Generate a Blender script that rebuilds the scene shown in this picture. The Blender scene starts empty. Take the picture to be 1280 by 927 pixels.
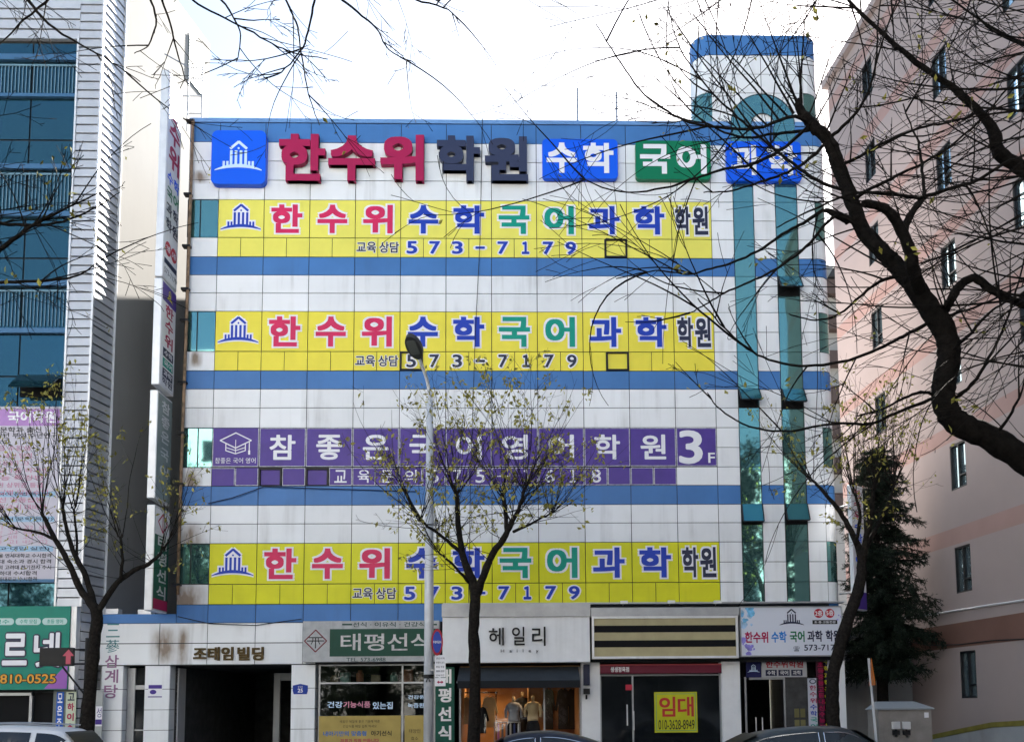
import bpy, math, random
from mathutils import Vector, Matrix
R = math.radians
rng = random.Random(7)
SC = bpy.context.scene
COL = SC.collection

# ------------------------------------------------------------------ camera
F, D, EYE = 1200.0, 29.3, 1.9            # focal length in photo pixels, distance to the facade, eye height
PX, PY, PITCH, YAW, ROLL = 684.05, 766.14, 0.0945754, 0.0241947, -0.0074435
fwd = Vector((math.sin(YAW)*math.cos(PITCH), math.cos(YAW)*math.cos(PITCH), math.sin(PITCH)))
_r0 = Vector((math.cos(YAW), -math.sin(YAW), 0)); _u0 = _r0.cross(fwd)
rgt = math.cos(ROLL)*_r0 + math.sin(ROLL)*_u0
upv = -math.sin(ROLL)*_r0 + math.cos(ROLL)*_u0
EYEP = Vector((0, -D, EYE))
cam = bpy.data.cameras.new('camera')
cam.sensor_width = 36; cam.lens = F/1280*36
cam.shift_x = (640-PX)/1280; cam.shift_y = (PY-463.5)/1280
cam.clip_start = 0.1; cam.clip_end = 3000
camo = bpy.data.objects.new('camera', cam); COL.objects.link(camo)
m = Matrix((rgt, upv, -fwd)).transposed().to_4x4(); m.translation = EYEP
camo.matrix_world = m
SC.camera = camo

def ray(x, y): return fwd + rgt*((x-PX)/F) - upv*((y-PY)/F)
def at(x, y, Y=0.0):                      # point of the plane at depth Y seen at a pixel
    d = ray(x, y); return EYEP + d*((Y+D)/d.y)
def onplane(x, y, p0, n):
    d = ray(x, y); n = Vector(n); return EYEP + d*((Vector(p0)-EYEP).dot(n)/d.dot(n))
def AX(x, y, Y=0.0): return at(x, y, Y).x
def AZ(x, y, Y=0.0): return at(x, y, Y).z

# ------------------------------------------------------------------ sky, sun, exposure
SUN = Vector((0.215, 0.75, 0)).normalized()
ELEV = R(33)
SUND = Vector((SUN.x*math.cos(ELEV), SUN.y*math.cos(ELEV), math.sin(ELEV)))
w = bpy.data.worlds.new('World'); SC.world = w; w.use_nodes = True
nt = w.node_tree; bg = nt.nodes['Background']
sky = nt.nodes.new('ShaderNodeTexSky'); sky.sky_type = 'NISHITA'; sky.sun_disc = False
sky.sun_elevation = ELEV; sky.sun_rotation = math.atan2(SUN.x, SUN.y)
sky.dust_density = 0.7; sky.air_density = 1.0; sky.ozone_density = 1.0
tc = nt.nodes.new('ShaderNodeTexCoord'); cn = nt.nodes.new('ShaderNodeTexNoise')
cn.inputs['Scale'].default_value = 2.2; cn.inputs['Detail'].default_value = 6; cn.inputs['Roughness'].default_value = 0.55
mp = nt.nodes.new('ShaderNodeMapping'); mp.inputs['Scale'].default_value = (1, 1, 2.6)
nt.links.new(tc.outputs['Generated'], mp.inputs['Vector']); nt.links.new(mp.outputs['Vector'], cn.inputs['Vector'])
cr = nt.nodes.new('ShaderNodeValToRGB'); cr.color_ramp.elements[0].position = 0.40; cr.color_ramp.elements[1].position = 0.66
cr.color_ramp.elements[0].color = (0.05, 0.05, 0.05, 1); cr.color_ramp.elements[1].color = (0.6, 0.6, 0.6, 1)
nt.links.new(cn.outputs['Fac'], cr.inputs['Fac'])
mx = nt.nodes.new('ShaderNodeMix'); mx.data_type = 'RGBA'
nt.links.new(cr.outputs['Color'], mx.inputs['Factor']); nt.links.new(sky.outputs['Color'], mx.inputs['A'])
mx.inputs['B'].default_value = (2.55, 2.95, 3.2, 1)          # thin bright cloud
nt.links.new(mx.outputs['Result'], bg.inputs['Color'])
bg.inputs['Strength'].default_value = 0.05
sl = bpy.data.lights.new('sun', 'SUN'); sl.energy = 5.0; sl.angle = R(0.5); sl.color = (1, 0.94, 0.85)
so = bpy.data.objects.new('sun', sl); COL.objects.link(so)
so.rotation_euler = (-SUND).to_track_quat('-Z', 'Y').to_euler(); so.location = (30, 60, 60)
SC.view_settings.view_transform = 'Standard'; SC.view_settings.look = 'None'
SC.view_settings.gamma = 1; SC.view_settings.use_curve_mapping = False
SC.view_settings.exposure = 2.78
SC.cycles.max_bounces = 8

# ------------------------------------------------------------------ materials
def mat(name, col, rough=0.6, metal=0.0, var=0.0, vscale=3.0, island=0.0, streak=0.0, streakcol=(0.12, 0.1, 0.075),
        bump=0.0, bscale=20.0, emit=None, estr=0.0, spec=0.25, alpha=None, trans=0.0, coat=0.0):
    M = bpy.data.materials.new(name); M.use_nodes = True
    n = M.node_tree; p = n.nodes['Principled BSDF']; L = n.links
    p.inputs['Base Color'].default_value = (*col, 1); p.inputs['Roughness'].default_value = rough
    p.inputs['Metallic'].default_value = metal; p.inputs['Specular IOR Level'].default_value = spec
    if coat: p.inputs['Coat Weight'].default_value = coat; p.inputs['Coat Roughness'].default_value = 0.04
    if trans: p.inputs['Transmission Weight'].default_value = trans
    out = None
    t = n.nodes.new('ShaderNodeTexCoord')
    def mixc(fac, a, b):
        q = n.nodes.new('ShaderNodeMix'); q.data_type = 'RGBA'
        if hasattr(fac, 'links'): L.new(fac, q.inputs['Factor'])
        else: q.inputs['Factor'].default_value = fac
        if hasattr(a, 'links'): L.new(a, q.inputs['A'])
        else: q.inputs['A'].default_value = (*a, 1)
        if hasattr(b, 'links'): L.new(b, q.inputs['B'])
        else: q.inputs['B'].default_value = (*b, 1)
        return q.outputs['Result']
    def noise(scale, detail=5, mapping=None, rough_=0.6):
        q = n.nodes.new('ShaderNodeTexNoise'); q.inputs['Scale'].default_value = scale
        q.inputs['Detail'].default_value = detail; q.inputs['Roughness'].default_value = rough_
        if mapping:
            k = n.nodes.new('ShaderNodeMapping'); k.inputs['Scale'].default_value = mapping
            L.new(t.outputs['Object'], k.inputs['Vector']); L.new(k.outputs['Vector'], q.inputs['Vector'])
        else: L.new(t.outputs['Object'], q.inputs['Vector'])
        return q.outputs['Fac']
    def ramp(x, a, b):
        q = n.nodes.new('ShaderNodeMapRange'); q.inputs['From Min'].default_value = a; q.inputs['From Max'].default_value = b
        L.new(x, q.inputs['Value']); return q.outputs['Result']
    c = col
    if var:
        c = mixc(ramp(noise(vscale), 0.3, 0.7), tuple(x*(1-var) for x in col), tuple(min(1, x*(1+var)) for x in col))
    if island:
        g = n.nodes.new('ShaderNodeNewGeometry'); h = n.nodes.new('ShaderNodeHueSaturation')
        v = n.nodes.new('ShaderNodeMapRange'); v.inputs['To Min'].default_value = 1-island; v.inputs['To Max'].default_value = 1+island
        L.new(g.outputs['Random Per Island'], v.inputs['Value']); L.new(v.outputs['Result'], h.inputs['Value'])
        if hasattr(c, 'links'): L.new(c, h.inputs['Color'])
        else: h.inputs['Color'].default_value = (*c, 1)
        c = h.outputs['Color']
    if streak:
        a = noise(1.0, 4, (2.6, 2.6, 0.16)); b = noise(0.55, 4)
        k = n.nodes.new('ShaderNodeMath'); k.operation = 'MULTIPLY'
        L.new(ramp(a, 0.5, 0.78), k.inputs[0]); L.new(ramp(b, 0.42, 0.7), k.inputs[1])
        k2 = n.nodes.new('ShaderNodeMath'); k2.operation = 'MULTIPLY'; L.new(k.outputs[0], k2.inputs[0]); k2.inputs[1].default_value = streak
        c = mixc(k2.outputs[0], c, streakcol)
    if hasattr(c, 'links'): L.new(c, p.inputs['Base Color'])
    if bump:
        bm_ = n.nodes.new('ShaderNodeBump'); bm_.inputs['Strength'].default_value = bump; bm_.inputs['Distance'].default_value = 0.02
        L.new(noise(bscale, 4), bm_.inputs['Height']); L.new(bm_.outputs['Normal'], p.inputs['Normal'])
    if emit: p.inputs['Emission Color'].default_value = (*emit, 1); p.inputs['Emission Strength'].default_value = estr
    return M

def stain_mat(name, col, spots, **k):
    """painted panel with rust stains of their own shape: spots = (x, z, half width, height below)"""
    M = mat(name, col, **k); n = M.node_tree; L = n.links; p = n.nodes['Principled BSDF']
    t = n.nodes.new('ShaderNodeTexCoord'); s = n.nodes.new('ShaderNodeSeparateXYZ'); L.new(t.outputs['Object'], s.inputs[0])
    def mth(op, a, b=None, c=None):
        q = n.nodes.new('ShaderNodeMath'); q.operation = op
        for i, v in enumerate((a, b, c)):
            if v is None: continue
            if hasattr(v, 'links'): L.new(v, q.inputs[i])
            else: q.inputs[i].default_value = v
        return q.outputs[0]
    nz = n.nodes.new('ShaderNodeTexNoise'); nz.inputs['Scale'].default_value = 6; nz.inputs['Detail'].default_value = 6
    mpn = n.nodes.new('ShaderNodeMapping'); mpn.inputs['Scale'].default_value = (1, 1, 0.35)
    L.new(t.outputs['Object'], mpn.inputs['Vector']); L.new(mpn.outputs['Vector'], nz.inputs['Vector'])
    tot = None
    for (sx, sz, hw, hh) in spots:
        dx = mth('DIVIDE', mth('ABSOLUTE', mth('SUBTRACT', s.outputs['X'], sx)), hw)
        dz = mth('DIVIDE', mth('ABSOLUTE', mth('SUBTRACT', s.outputs['Z'], sz - hh/2)), hh/2)
        a = mth('MULTIPLY', mth('MAXIMUM', mth('SUBTRACT', 1.0, dx), 0.0), mth('MAXIMUM', mth('SUBTRACT', 1.0, mth('POWER', dz, 2.0)), 0.0))
        tot = a if tot is None else mth('MAXIMUM', tot, a)
    f = mth('MINIMUM', mth('MULTIPLY', tot, mth('MULTIPLY', nz.outputs['Fac'], 2.0)), 0.85)
    q = n.nodes.new('ShaderNodeMix'); q.data_type = 'RGBA'; L.new(f, q.inputs['Factor'])
    src = p.inputs['Base Color'].links[0].from_socket if p.inputs['Base Color'].links else None
    if src: L.new(src, q.inputs['A'])
    else: q.inputs['A'].default_value = (*col, 1)
    q.inputs['B'].default_value = (0.17, 0.10, 0.045, 1)
    L.new(q.outputs['Result'], p.inputs['Base Color'])
    return M

SPOTS = [(-10.2, 18.9, .35, .5), (-10.25, 9.3, .4, 1.1), (-10.2, 7.6, .5, 1.5), (-10.3, 5.7, .8, 1.0), (-10.9, 4.4, .5, 1.3), (-10.35, 4.42, .22, 1.35), (-9.9, 2.1, .0001, .1),
         (-10.2, 13.0, .25, .6)]
M_white = stain_mat('white_panel', (0.775, 0.79, 0.81), SPOTS, rough=0.42, var=0.05, vscale=0.5, island=0.05, streak=0.7, streakcol=(0.2, 0.19, 0.17))
M_blue = mat('blue_panel', (0.055, 0.175, 0.43), 0.4, var=0.1, vscale=0.7, island=0.05, streak=0.35, streakcol=(0.05, 0.07, 0.1))
M_blue2 = mat('parapet_blue', (0.13, 0.27, 0.53), 0.4, var=0.1, vscale=0.7, island=0.05, streak=0.5, streakcol=(0.07, 0.09, 0.12))
M_dark = mat('seam_backing', (0.03, 0.032, 0.035), 0.8)
def glass(name, col, rough=0.03, base=(0.012, 0.03, 0.032), facing=0.55):
    M = bpy.data.materials.new(name); M.use_nodes = True; n = M.node_tree; L = n.links; p = n.nodes['Principled BSDF']
    p.inputs['Base Color'].default_value = (*col, 1); p.inputs['Metallic'].default_value = facing; p.inputs['Roughness'].default_value = rough
    t = n.nodes.new('ShaderNodeTexCoord'); q = n.nodes.new('ShaderNodeTexNoise'); q.inputs['Scale'].default_value = 0.9; q.inputs['Detail'].default_value = 1
    L.new(t.outputs['Object'], q.inputs['Vector']); b = n.nodes.new('ShaderNodeBump'); b.inputs['Strength'].default_value = 0.10; b.inputs['Distance'].default_value = 0.02
    L.new(q.outputs['Fac'], b.inputs['Height']); L.new(b.outputs['Normal'], p.inputs['Normal'])
    return M
M_teal = glass('teal_glass', (0.135, 0.30, 0.285), facing=0.8)
M_tealflap = glass('teal_flap_glass', (0.05, 0.22, 0.26), facing=0.7, rough=0.08)
M_blueglass = glass('blue_glass', (0.03, 0.095, 0.13), facing=0.75)
M_darkglass = glass('dark_glass', (0.010, 0.012, 0.014), facing=0.1, rough=0.06)
def clear_glass(name, tint, k=0.12):
    M = bpy.data.materials.new(name); M.use_nodes = True; n = M.node_tree; n.nodes.clear()
    o = n.nodes.new('ShaderNodeOutputMaterial'); a = n.nodes.new('ShaderNodeBsdfTransparent'); a.inputs[0].default_value = (*tint, 1)
    g = n.nodes.new('ShaderNodeBsdfGlossy'); g.inputs['Roughness'].default_value = 0.02; g.inputs['Color'].default_value = (0.8, 0.85, 0.9, 1)
    mm = n.nodes.new('ShaderNodeMixShader'); mm.inputs[0].default_value = k
    n.links.new(a.outputs[0], mm.inputs[1]); n.links.new(g.outputs[0], mm.inputs[2]); n.links.new(mm.outputs[0], o.inputs[0]); return M
M_shopglass = clear_glass('shop_glass', (0.5, 0.53, 0.55), 0.03)
M_yellow = mat('yellow_film', (0.62, 0.57, 0.03), 0.4, var=0.05, vscale=1.2, island=0.04, streak=0.1, streakcol=(0.3, 0.26, 0.03))
M_purple = mat('purple_film', (0.065, 0.03, 0.25), 0.35, var=0.14, vscale=2.5, island=0.08, streak=0.25, streakcol=(0.12, 0.09, 0.3))
M_purpleedge = mat('peeling_white_edge', (0.5, 0.5, 0.55), 0.5, var=0.35, vscale=9)
M_crimson = mat('crimson', (0.36, 0.006, 0.07), 0.45)
M_pinkred = mat('pink_red_film', (0.62, 0.018, 0.10), 0.4, var=0.08)
M_royal = mat('royal_blue_film', (0.01, 0.045, 0.42), 0.4, var=0.08)
M_green = mat('green_film', (0.0, 0.28, 0.20), 0.4, var=0.08)
M_navy = mat('navy_film', (0.022, 0.026, 0.06), 0.4)
M_navy3 = mat('navy_letter', (0.03, 0.038, 0.085), 0.4)
M_lwhite = mat('white_film', (0.78, 0.78, 0.82), 0.4, var=0.03)
M_boxblue = mat('sign_box_blue', (0.0, 0.10, 0.78), 0.4)
M_boxgreen = mat('sign_box_green', (0.0, 0.17, 0.075), 0.3)
M_paleblue = mat('pale_blue_film', (0.55, 0.72, 0.92), 0.4)
M_metal = mat('grey_metal', (0.34, 0.35, 0.37), 0.4, 0.6, var=0.1)
M_alu = mat('pale_aluminium', (0.66, 0.67, 0.69), 0.35, 0.3, var=0.06, streak=0.3)
M_wsign = mat('white_sign_metal', (0.76, 0.77, 0.79), 0.35, var=0.04, streak=0.35)
M_rust = mat('rusty_pipe', (0.24, 0.16, 0.10), 0.65, var=0.45, vscale=5)
M_black = mat('black_paint', (0.012, 0.012, 0.014), 0.45)
M_blackm = mat('matt_black', (0.006, 0.006, 0.007), 0.9)
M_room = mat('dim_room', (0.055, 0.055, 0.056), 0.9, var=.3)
M_asph = mat('asphalt', (0.05, 0.05, 0.052), 0.9, var=0.3, vscale=1.5, bump=0.5, bscale=60)
M_pave = mat('paving', (0.26, 0.25, 0.24), 0.85, var=0.2, vscale=3, bump=0.3)
M_curb = mat('kerb_stone', (0.36, 0.36, 0.35), 0.8, var=0.15)
M_ground = mat('ground_concrete', (0.2, 0.2, 0.195), 0.9, var=0.2)
M_linew = mat('road_paint', (0.7, 0.7, 0.68), 0.7, var=0.2, vscale=6)
M_liney = mat('yellow_road_paint', (0.6, 0.4, 0.04), 0.7, var=0.2, vscale=6)
M_pink = mat('pink_stucco', (0.335, 0.275, 0.265), 0.85, var=0.06, vscale=0.35, streak=0.25, streakcol=(0.3, 0.24, 0.24), bump=0.15, bscale=40)
M_salmon = mat('salmon_band_paint', (0.345, 0.225, 0.205), 0.85, var=0.08, vscale=0.6, streak=0.2, streakcol=(0.3, 0.2, 0.18))
M_brown = mat('brown_band_paint', (0.17, 0.09, 0.07), 0.85, var=0.1, vscale=0.6)
M_concrete = mat('grey_render', (0.30, 0.31, 0.32), 0.9, var=0.12, vscale=0.8, streak=0.5, bump=0.2)
M_sidewall = mat('pale_side_render', (0.29, 0.285, 0.275), 0.8, var=0.05, vscale=0.4, streak=0.15)
M_louv = mat('silver_siding', (0.50, 0.51, 0.54), 0.45, 0.35, var=0.06, island=0.05)
M_bark = mat('bark', (0.017, 0.0145, 0.0125), 0.92, var=0.5, vscale=14, bump=1.0, bscale=40, spec=.08)
M_barkf = mat('dark_bark', (0.012, 0.0105, 0.0095), 0.95, var=0.5, vscale=14, bump=1.0, bscale=45, spec=.06)
M_twig = mat('twig_bark', (0.055, 0.043, 0.037), 0.9, var=0.2)
M_leaf = mat('yellowing_leaf', (0.27, 0.25, 0.05), 0.6, island=0.45)
M_needle = mat('dark_needle', (0.012, 0.021, 0.012), 0.8, island=0.5)
M_evleaf = mat('evergreen_leaf', (0.012, 0.022, 0.008), 0.6, island=0.5)
M_pole = mat('galvanised_pole', (0.58, 0.60, 0.64), 0.45, 0.15, var=0.1, vscale=4)
M_rubber = mat('rubber', (0.02, 0.02, 0.02), 0.8)
M_oppa = mat('opposite_cream', (0.72, 0.69, 0.64), 0.9, var=0.1)
M_oppb = mat('opposite_grey', (0.70, 0.70, 0.70), 0.9, var=0.1)

# ------------------------------------------------------------------ mesh helpers
class MB:
    def __init__(s): s.v = []; s.f = []; s.m = []; s.mi = 0
    def quad(s, *p):
        b = len(s.v); s.v += [tuple(q) for q in p]; s.f.append(tuple(range(b, b+len(p)))); s.m.append(s.mi)
    def box(s, x0, x1, y0, y1, z0, z1):
        x0, x1 = sorted((x0, x1)); y0, y1 = sorted((y0, y1)); z0, z1 = sorted((z0, z1))
        s.hexa([(x0,y0,z0),(x1,y0,z0),(x1,y1,z0),(x0,y1,z0),(x0,y0,z1),(x1,y0,z1),(x1,y1,z1),(x0,y1,z1)])
        return s
    def hexa(s, p):
        b = len(s.v); s.v += [tuple(q) for q in p]
        for f in ((0,3,2,1),(4,5,6,7),(0,1,5,4),(1,2,6,5),(2,3,7,6),(3,0,4,7)):
            s.f.append(tuple(b+i for i in f)); s.m.append(s.mi)
    def mbox(s, M, u0, u1, v0, v1, d0, d1):     # box in a mapped frame (u along, v up, d outwards)
        s.hexa([M(u0,v0,d1),M(u1,v0,d1),M(u1,v0,d0),M(u0,v0,d0),M(u0,v1,d1),M(u1,v1,d1),M(u1,v1,d0),M(u0,v1,d0)])
        return s
    def tube(s, pts, rad, n=6, cap=True):
        pts = [Vector(p) for p in pts]; k = len(pts)
        if k < 2: return s
        if not hasattr(rad, '__len__'): rad = [rad]*k
        t = (pts[1]-pts[0]).normalized()
        a = t.orthogonal().normalized(); b0 = len(s.v)
        for i in range(k):
            t = (pts[min(i+1, k-1)]-pts[max(i-1, 0)])
            if t.length < 1e-9: t = Vector((0, 0, 1))
            t.normalize(); a = (a - t*a.dot(t))
            if a.length < 1e-6: a = t.orthogonal()
            a.normalize(); b = t.cross(a)
            for j in range(n):
                g = 2*math.pi*j/n; q = pts[i]+(a*math.cos(g)+b*math.sin(g))*rad[i]; s.v.append(q[:])
        for i in range(k-1):
            for j in range(n):
                c = b0+i*n; s.f.append((c+j, c+(j+1)%n, c+n+(j+1)%n, c+n+j)); s.m.append(s.mi)
        if cap:
            s.f.append(tuple(b0+j for j in range(n-1, -1, -1))); s.f.append(tuple(b0+(k-1)*n+j for j in range(n))); s.m += [s.mi]*2
        return s
    def prism(s, poly, M, d0, d1):              # polygon (u, v) counter-clockwise, extruded from d0 to d1 (front)
        n = len(poly); b = len(s.v)
        s.v += [tuple(M(u, v, d1)) for u, v in poly]+[tuple(M(u, v, d0)) for u, v in poly]
        s.f.append(tuple(range(b, b+n))); s.f.append(tuple(range(b+2*n-1, b+n-1, -1))); s.m += [s.mi]*2
        for i in range(n):
            j = (i+1) % n; s.f.append((b+j, b+i, b+n+i, b+n+j)); s.m.append(s.mi)
        return s
    def lathe(s, prof, c, n=16, sx=1, sy=1):
        b = len(s.v)
        for r, z in prof:
            for j in range(n):
                g = 2*math.pi*j/n; s.v.append((c[0]+r*sx*math.cos(g), c[1]+r*sy*math.sin(g), c[2]+z))
        for i in range(len(prof)-1):
            for j in range(n):
                s.f.append((b+i*n+j, b+i*n+(j+1)%n, b+(i+1)*n+(j+1)%n, b+(i+1)*n+j)); s.m.append(s.mi)
        s.f.append(tuple(b+j for j in range(n-1, -1, -1))); s.f.append(tuple(b+(len(prof)-1)*n+j for j in range(n))); s.m += [s.mi]*2
        return s
    def build(s, name, material, parent=None, smooth=False, bevel=0):
        me = bpy.data.meshes.new(name); me.from_pydata(s.v, [], s.f)
        for q in (material if isinstance(material, (list, tuple)) else [material]): me.materials.append(q)
        if any(s.m): me.polygons.foreach_set('material_index', s.m)
        if smooth: me.polygons.foreach_set('use_smooth', [True]*len(me.polygons))
        me.update(); o = bpy.data.objects.new(name, me); COL.objects.link(o)
        if parent: attach(o, parent)
        if bevel:
            q = o.modifiers.new('bevel', 'BEVEL'); q.width = bevel; q.segments = 2; q.limit_method = 'ANGLE'
        return o
def attach(o, parent):
    o.parent = parent; o.matrix_parent_inverse = WM[parent.name].inverted()
WM = {}
def tag(o, label=None, cat=None, group=None, kind=None):
    if label: o['label'] = label
    if cat: o['category'] = cat
    if group: o['group'] = group
    if kind: o['kind'] = kind
    if o.name not in WM: WM[o.name] = Matrix.Translation(o.location)
    return o
def empty(name, loc, label, cat, group=None):
    o = bpy.data.objects.new(name, None); COL.objects.link(o); o.location = loc; o.empty_display_size = 0.3
    WM[o.name] = Matrix.Translation(Vector(loc)); return tag(o, label, cat, group)
def sub(o): WM[o.name] = WM.get(o.name, Matrix()); return o     # allow children below a part built in world coordinates
def FR(Y=0.0): return lambda u, v, d: (u, Y-d, v)               # frame of a plane facing the street
def SX(X): return lambda u, v, d: (X+d, u, v)                   # frame of a plane facing right (+X), u runs away from the street
def rrect(x0, x1, z0, z1, r, n=5):
    p = []
    for cx, cz, a0 in ((x1-r, z0+r, -90), (x1-r, z1-r, 0), (x0+r, z1-r, 90), (x0+r, z0+r, 180)):
        for i in range(n+1):
            a = R(a0+90*i/n); p.append((cx+r*math.cos(a), cz+r*math.sin(a)))
    return p
def ellipse(cx, cz, rx, rz, n=24): return [(cx+rx*math.cos(2*math.pi*i/n), cz+rz*math.sin(2*math.pi*i/n)) for i in range(n)]
_seq = [0]
def ribbon(mb, pts, wd, M, d, closed=False):      # flat painted stroke
    pts = [Vector(p) for p in pts]
    if closed: pts = pts+[pts[0]]
    for a, b in zip(pts, pts[1:]):
        t = (b-a)
        if t.length < 1e-6: continue
        t = t.normalized(); n = Vector((-t.y, t.x))*wd/2; e = t*wd*0.12
        _seq[0] = (_seq[0]+1) % 9; dd = d+_seq[0]*0.00012
        mb.quad(*[M(q.x, q.y, dd) for q in (a-n-e, b-n+e, b+n+e, a+n-e)])

# ------------------------------------------------------------------ lettering (Blender's own built-in font)
_gl = {}
TMP = bpy.data.scenes.new('type_setting')                         # scratch scene, removed at the end
def glyphs(body, spacing=1.0):
    key = (body, spacing)
    if key in _gl: return _gl[key]
    c = bpy.data.curves.new('txt', 'FONT'); c.body = body; c.space_character = spacing; c.resolution_u = 4
    o = bpy.data.objects.new('txt', c); TMP.collection.objects.link(o); TMP.view_layers[0].update()
    e = o.evaluated_get(TMP.view_layers[0].depsgraph); me = e.to_mesh()
    v = [(q.co.x, q.co.y) for q in me.vertices]; f = [tuple(p.vertices) for p in me.polygons]
    e.to_mesh_clear(); bpy.data.objects.remove(o); bpy.data.curves.remove(c)
    cnt = {}
    for p in f:
        for a, b in zip(p, p[1:]+p[:1]): cnt[(a, b)] = cnt.get((a, b), 0)+1
    edge = [(a, b) for (a, b) in cnt if (b, a) not in cnt]
    bb = (min(q[0] for q in v), min(q[1] for q in v), max(q[0] for q in v), max(q[1] for q in v))
    _gl[key] = (v, f, edge, bb); return _gl[key]
SQ = [(1,1),(-1,1),(1,-1),(-1,-1),(1,0),(-1,0),(0,1),(0,-1)]
CI = [(math.cos(2*math.pi*i/10), math.sin(2*math.pi*i/10)) for i in range(10)]
def text(mb, body, x0, x1, z0, z1, M, d=0.004, r=0.0, grow=0.0, depth=0.0, rnd=False, spacing=1.0):
    """letters fitted to the box; r = extra stroke weight in em, grow = outline beyond that"""
    if body == '1': body = '\uff11'
    v, f, edge, bb = glyphs(body, spacing)
    a0, b0, a1, b1 = bb[0]-r, bb[1]-r, bb[2]+r, bb[3]+r
    sx = (x1-x0)/max(a1-a0, 1e-6); sz = (z1-z0)/max(b1-b0, 1e-6)
    offs = [(0.0, 0.0)]; k = CI if rnd else SQ
    tot = r+grow; ring = 0.032
    rr = tot
    while rr > 0.004:
        offs += [(p*rr, q*rr) for p, q in k]; rr -= ring
    for i, (ox, oz) in enumerate(offs):
        dd = d-i*0.00015; b = len(mb.v)
        mb.v += [tuple(M(x0+(px+ox-a0)*sx, z0+(pz+oz-b0)*sz, dd)) for px, pz in v]
        for p in f: mb.f.append(tuple(b+q for q in p)); mb.m.append(mb.mi)
        if depth:
            b2 = len(mb.v)
            mb.v += [tuple(M(x0+(px+ox-a0)*sx, z0+(pz+oz-b0)*sz, dd-depth)) for px, pz in v]
            for (p, q) in edge: mb.f.append((b+q, b+p, b2+p, b2+q)); mb.m.append(mb.mi)
def textc(mb, body, cx, cz, h, M, wmax=None, **k):    # centred, natural proportions
    v, f, e, bb = glyphs(body, k.get('spacing', 1.0)); wd = (bb[2]-bb[0])/(bb[3]-bb[1])*h
    if wmax and wd > wmax: wd = wmax
    text(mb, body, cx-wd/2, cx+wd/2, cz-h/2, cz+h/2, M, **k)

def logo(mb, cx, cz, s, M, d, wd, grow=0.0, dot=True):
    """small temple mark: gable, four columns, side bars, curved ground line; s = total width"""
    W = wd+2*grow
    def bar(x, z0, z1, ww): ribbon(mb, [(cx+x*s, cz+z0*s-grow), (cx+x*s, cz+z1*s+grow)], ww*s+2*grow, M, d)
    for x in (-0.16, -0.055, 0.055, 0.16): bar(x, -0.20, 0.16, 0.058)
    for x in (-0.32, -0.24, 0.24, 0.32): bar(x, -0.22, -0.09, 0.05)
    ribbon(mb, [(cx-0.18*s, cz+0.21*s), (cx, cz+0.37*s), (cx+0.18*s, cz+0.21*s)], 0.06*s+2*grow, M, d)
    if grow: ribbon(mb, [(cx, cz-0.2*s), (cx, cz+0.3*s)], 0.34*s, M, d-0.0002)
    P = 12; top = []; bot = []
    for i in range(P+1):
        u = -0.52+1.04*i/P; c = -0.19-0.36*u*u*1.05; th = 0.035*(1-(abs(u)/0.56)**2)+0.006
        top.append((cx+u*s, cz+(c+th)*s+grow)); bot.append((cx+u*s, cz+(c-th)*s-grow))
    for i in range(P):
        mb.quad(*[M(q[0], q[1], d-0.0004) for q in (bot[i], bot[i+1], top[i+1], top[i])])
    if dot and not grow: mb.prism(ellipse(cx, cz+0.22*s, 0.024*s, 0.024*s, 10), M, d-0.002, d)

# ------------------------------------------------------------------ ground, road, pavement
mb = MB(); mb.quad((-400,-400,-0.14),(400,-400,-0.14),(400,400,-0.14),(-400,400,-0.14))
tag(mb.build('ground', M_ground), kind='structure')
mb = MB(); mb.quad((-200,-24.5,-0.12),(200,-24.5,-0.12),(200,-7.0,-0.12),(-200,-7.0,-0.12))
tag(mb.build('road', M_asph), kind='structure')
mb = MB(); mb.mi = 0
for y in (-24.2, -7.35): mb.box(-200, 200, y-0.06, y+0.06, -0.119, -0.116)
mb.mi = 1
for y in (-15.85, -15.6): mb.box(-200, 200, y-0.06, y+0.06, -0.119, -0.116)
mb.mi = 0
for y in (-11.4, -20.0):
    for i in range(-20, 21): mb.box(i*8, i*8+3, y-0.06, y+0.06, -0.119, -0.116)
tag(mb.build('road_markings', [M_linew, M_liney]), kind='structure')
mb = MB(); mb.box(-200, 200, -6.82, 60, -0.139, 0.0)
tag(mb.build('pavement', M_pave), kind='structure')
mb = MB(); mb.box(-200, 200, -7.0, -6.825, -0.119, 0.004); mb.box(-200, 200, -24.675, -24.5, -0.119, 0.004)
tag(mb.build('kerb', M_curb), kind='structure')
mb = MB(); mb.box(-200, 200, -60, -24.68, -0.139, 0.0)
tag(mb.build('far_pavement', M_curb), kind='structure')

# ------------------------------------------------------------------ main building
XL, XR = -10.60, 9.84
CX = [-9.613 + 1.4393*k for k in range(11)] + [6.06]          # panel seams across the signs
G1, G2 = (6.775, 7.425), (8.135, 8.835)                        # two glass columns
ROWS = [20.47, 19.82, 19.19, 18.55, 17.90, 17.27, 16.645, 16.015, 15.42, 14.83, 14.235, 13.59, 12.94, 12.32, 11.735, 11.135,
        10.50, 9.87, 9.25, 8.663, 8.063, 7.483, 6.878, 6.25, 5.622, 5.001, 4.44]
BLUE = {(19.82), (15.42), (11.735), (8.063), (4.44)}
MID = {17.27, 13.59, 9.87, 6.25}
ZONES = [(16.645, 17.90), (12.94, 14.235), (9.25, 10.50), (5.622, 6.878)]
bld = empty('office_building', (0, 6, 0), 'pale panelled office block with blue bands, two tall glass strips and rounded roof tower', 'building')
back = MB()
back.box(XL+0.02, 9.45, 0.03, 14, 3.2, 20.55)
back.box(-12.95, XL+0.015, 0.03, 8, 3.2, 4.70)
back.build('wall', M_dark, bld)
from collections import defaultdict
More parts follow.
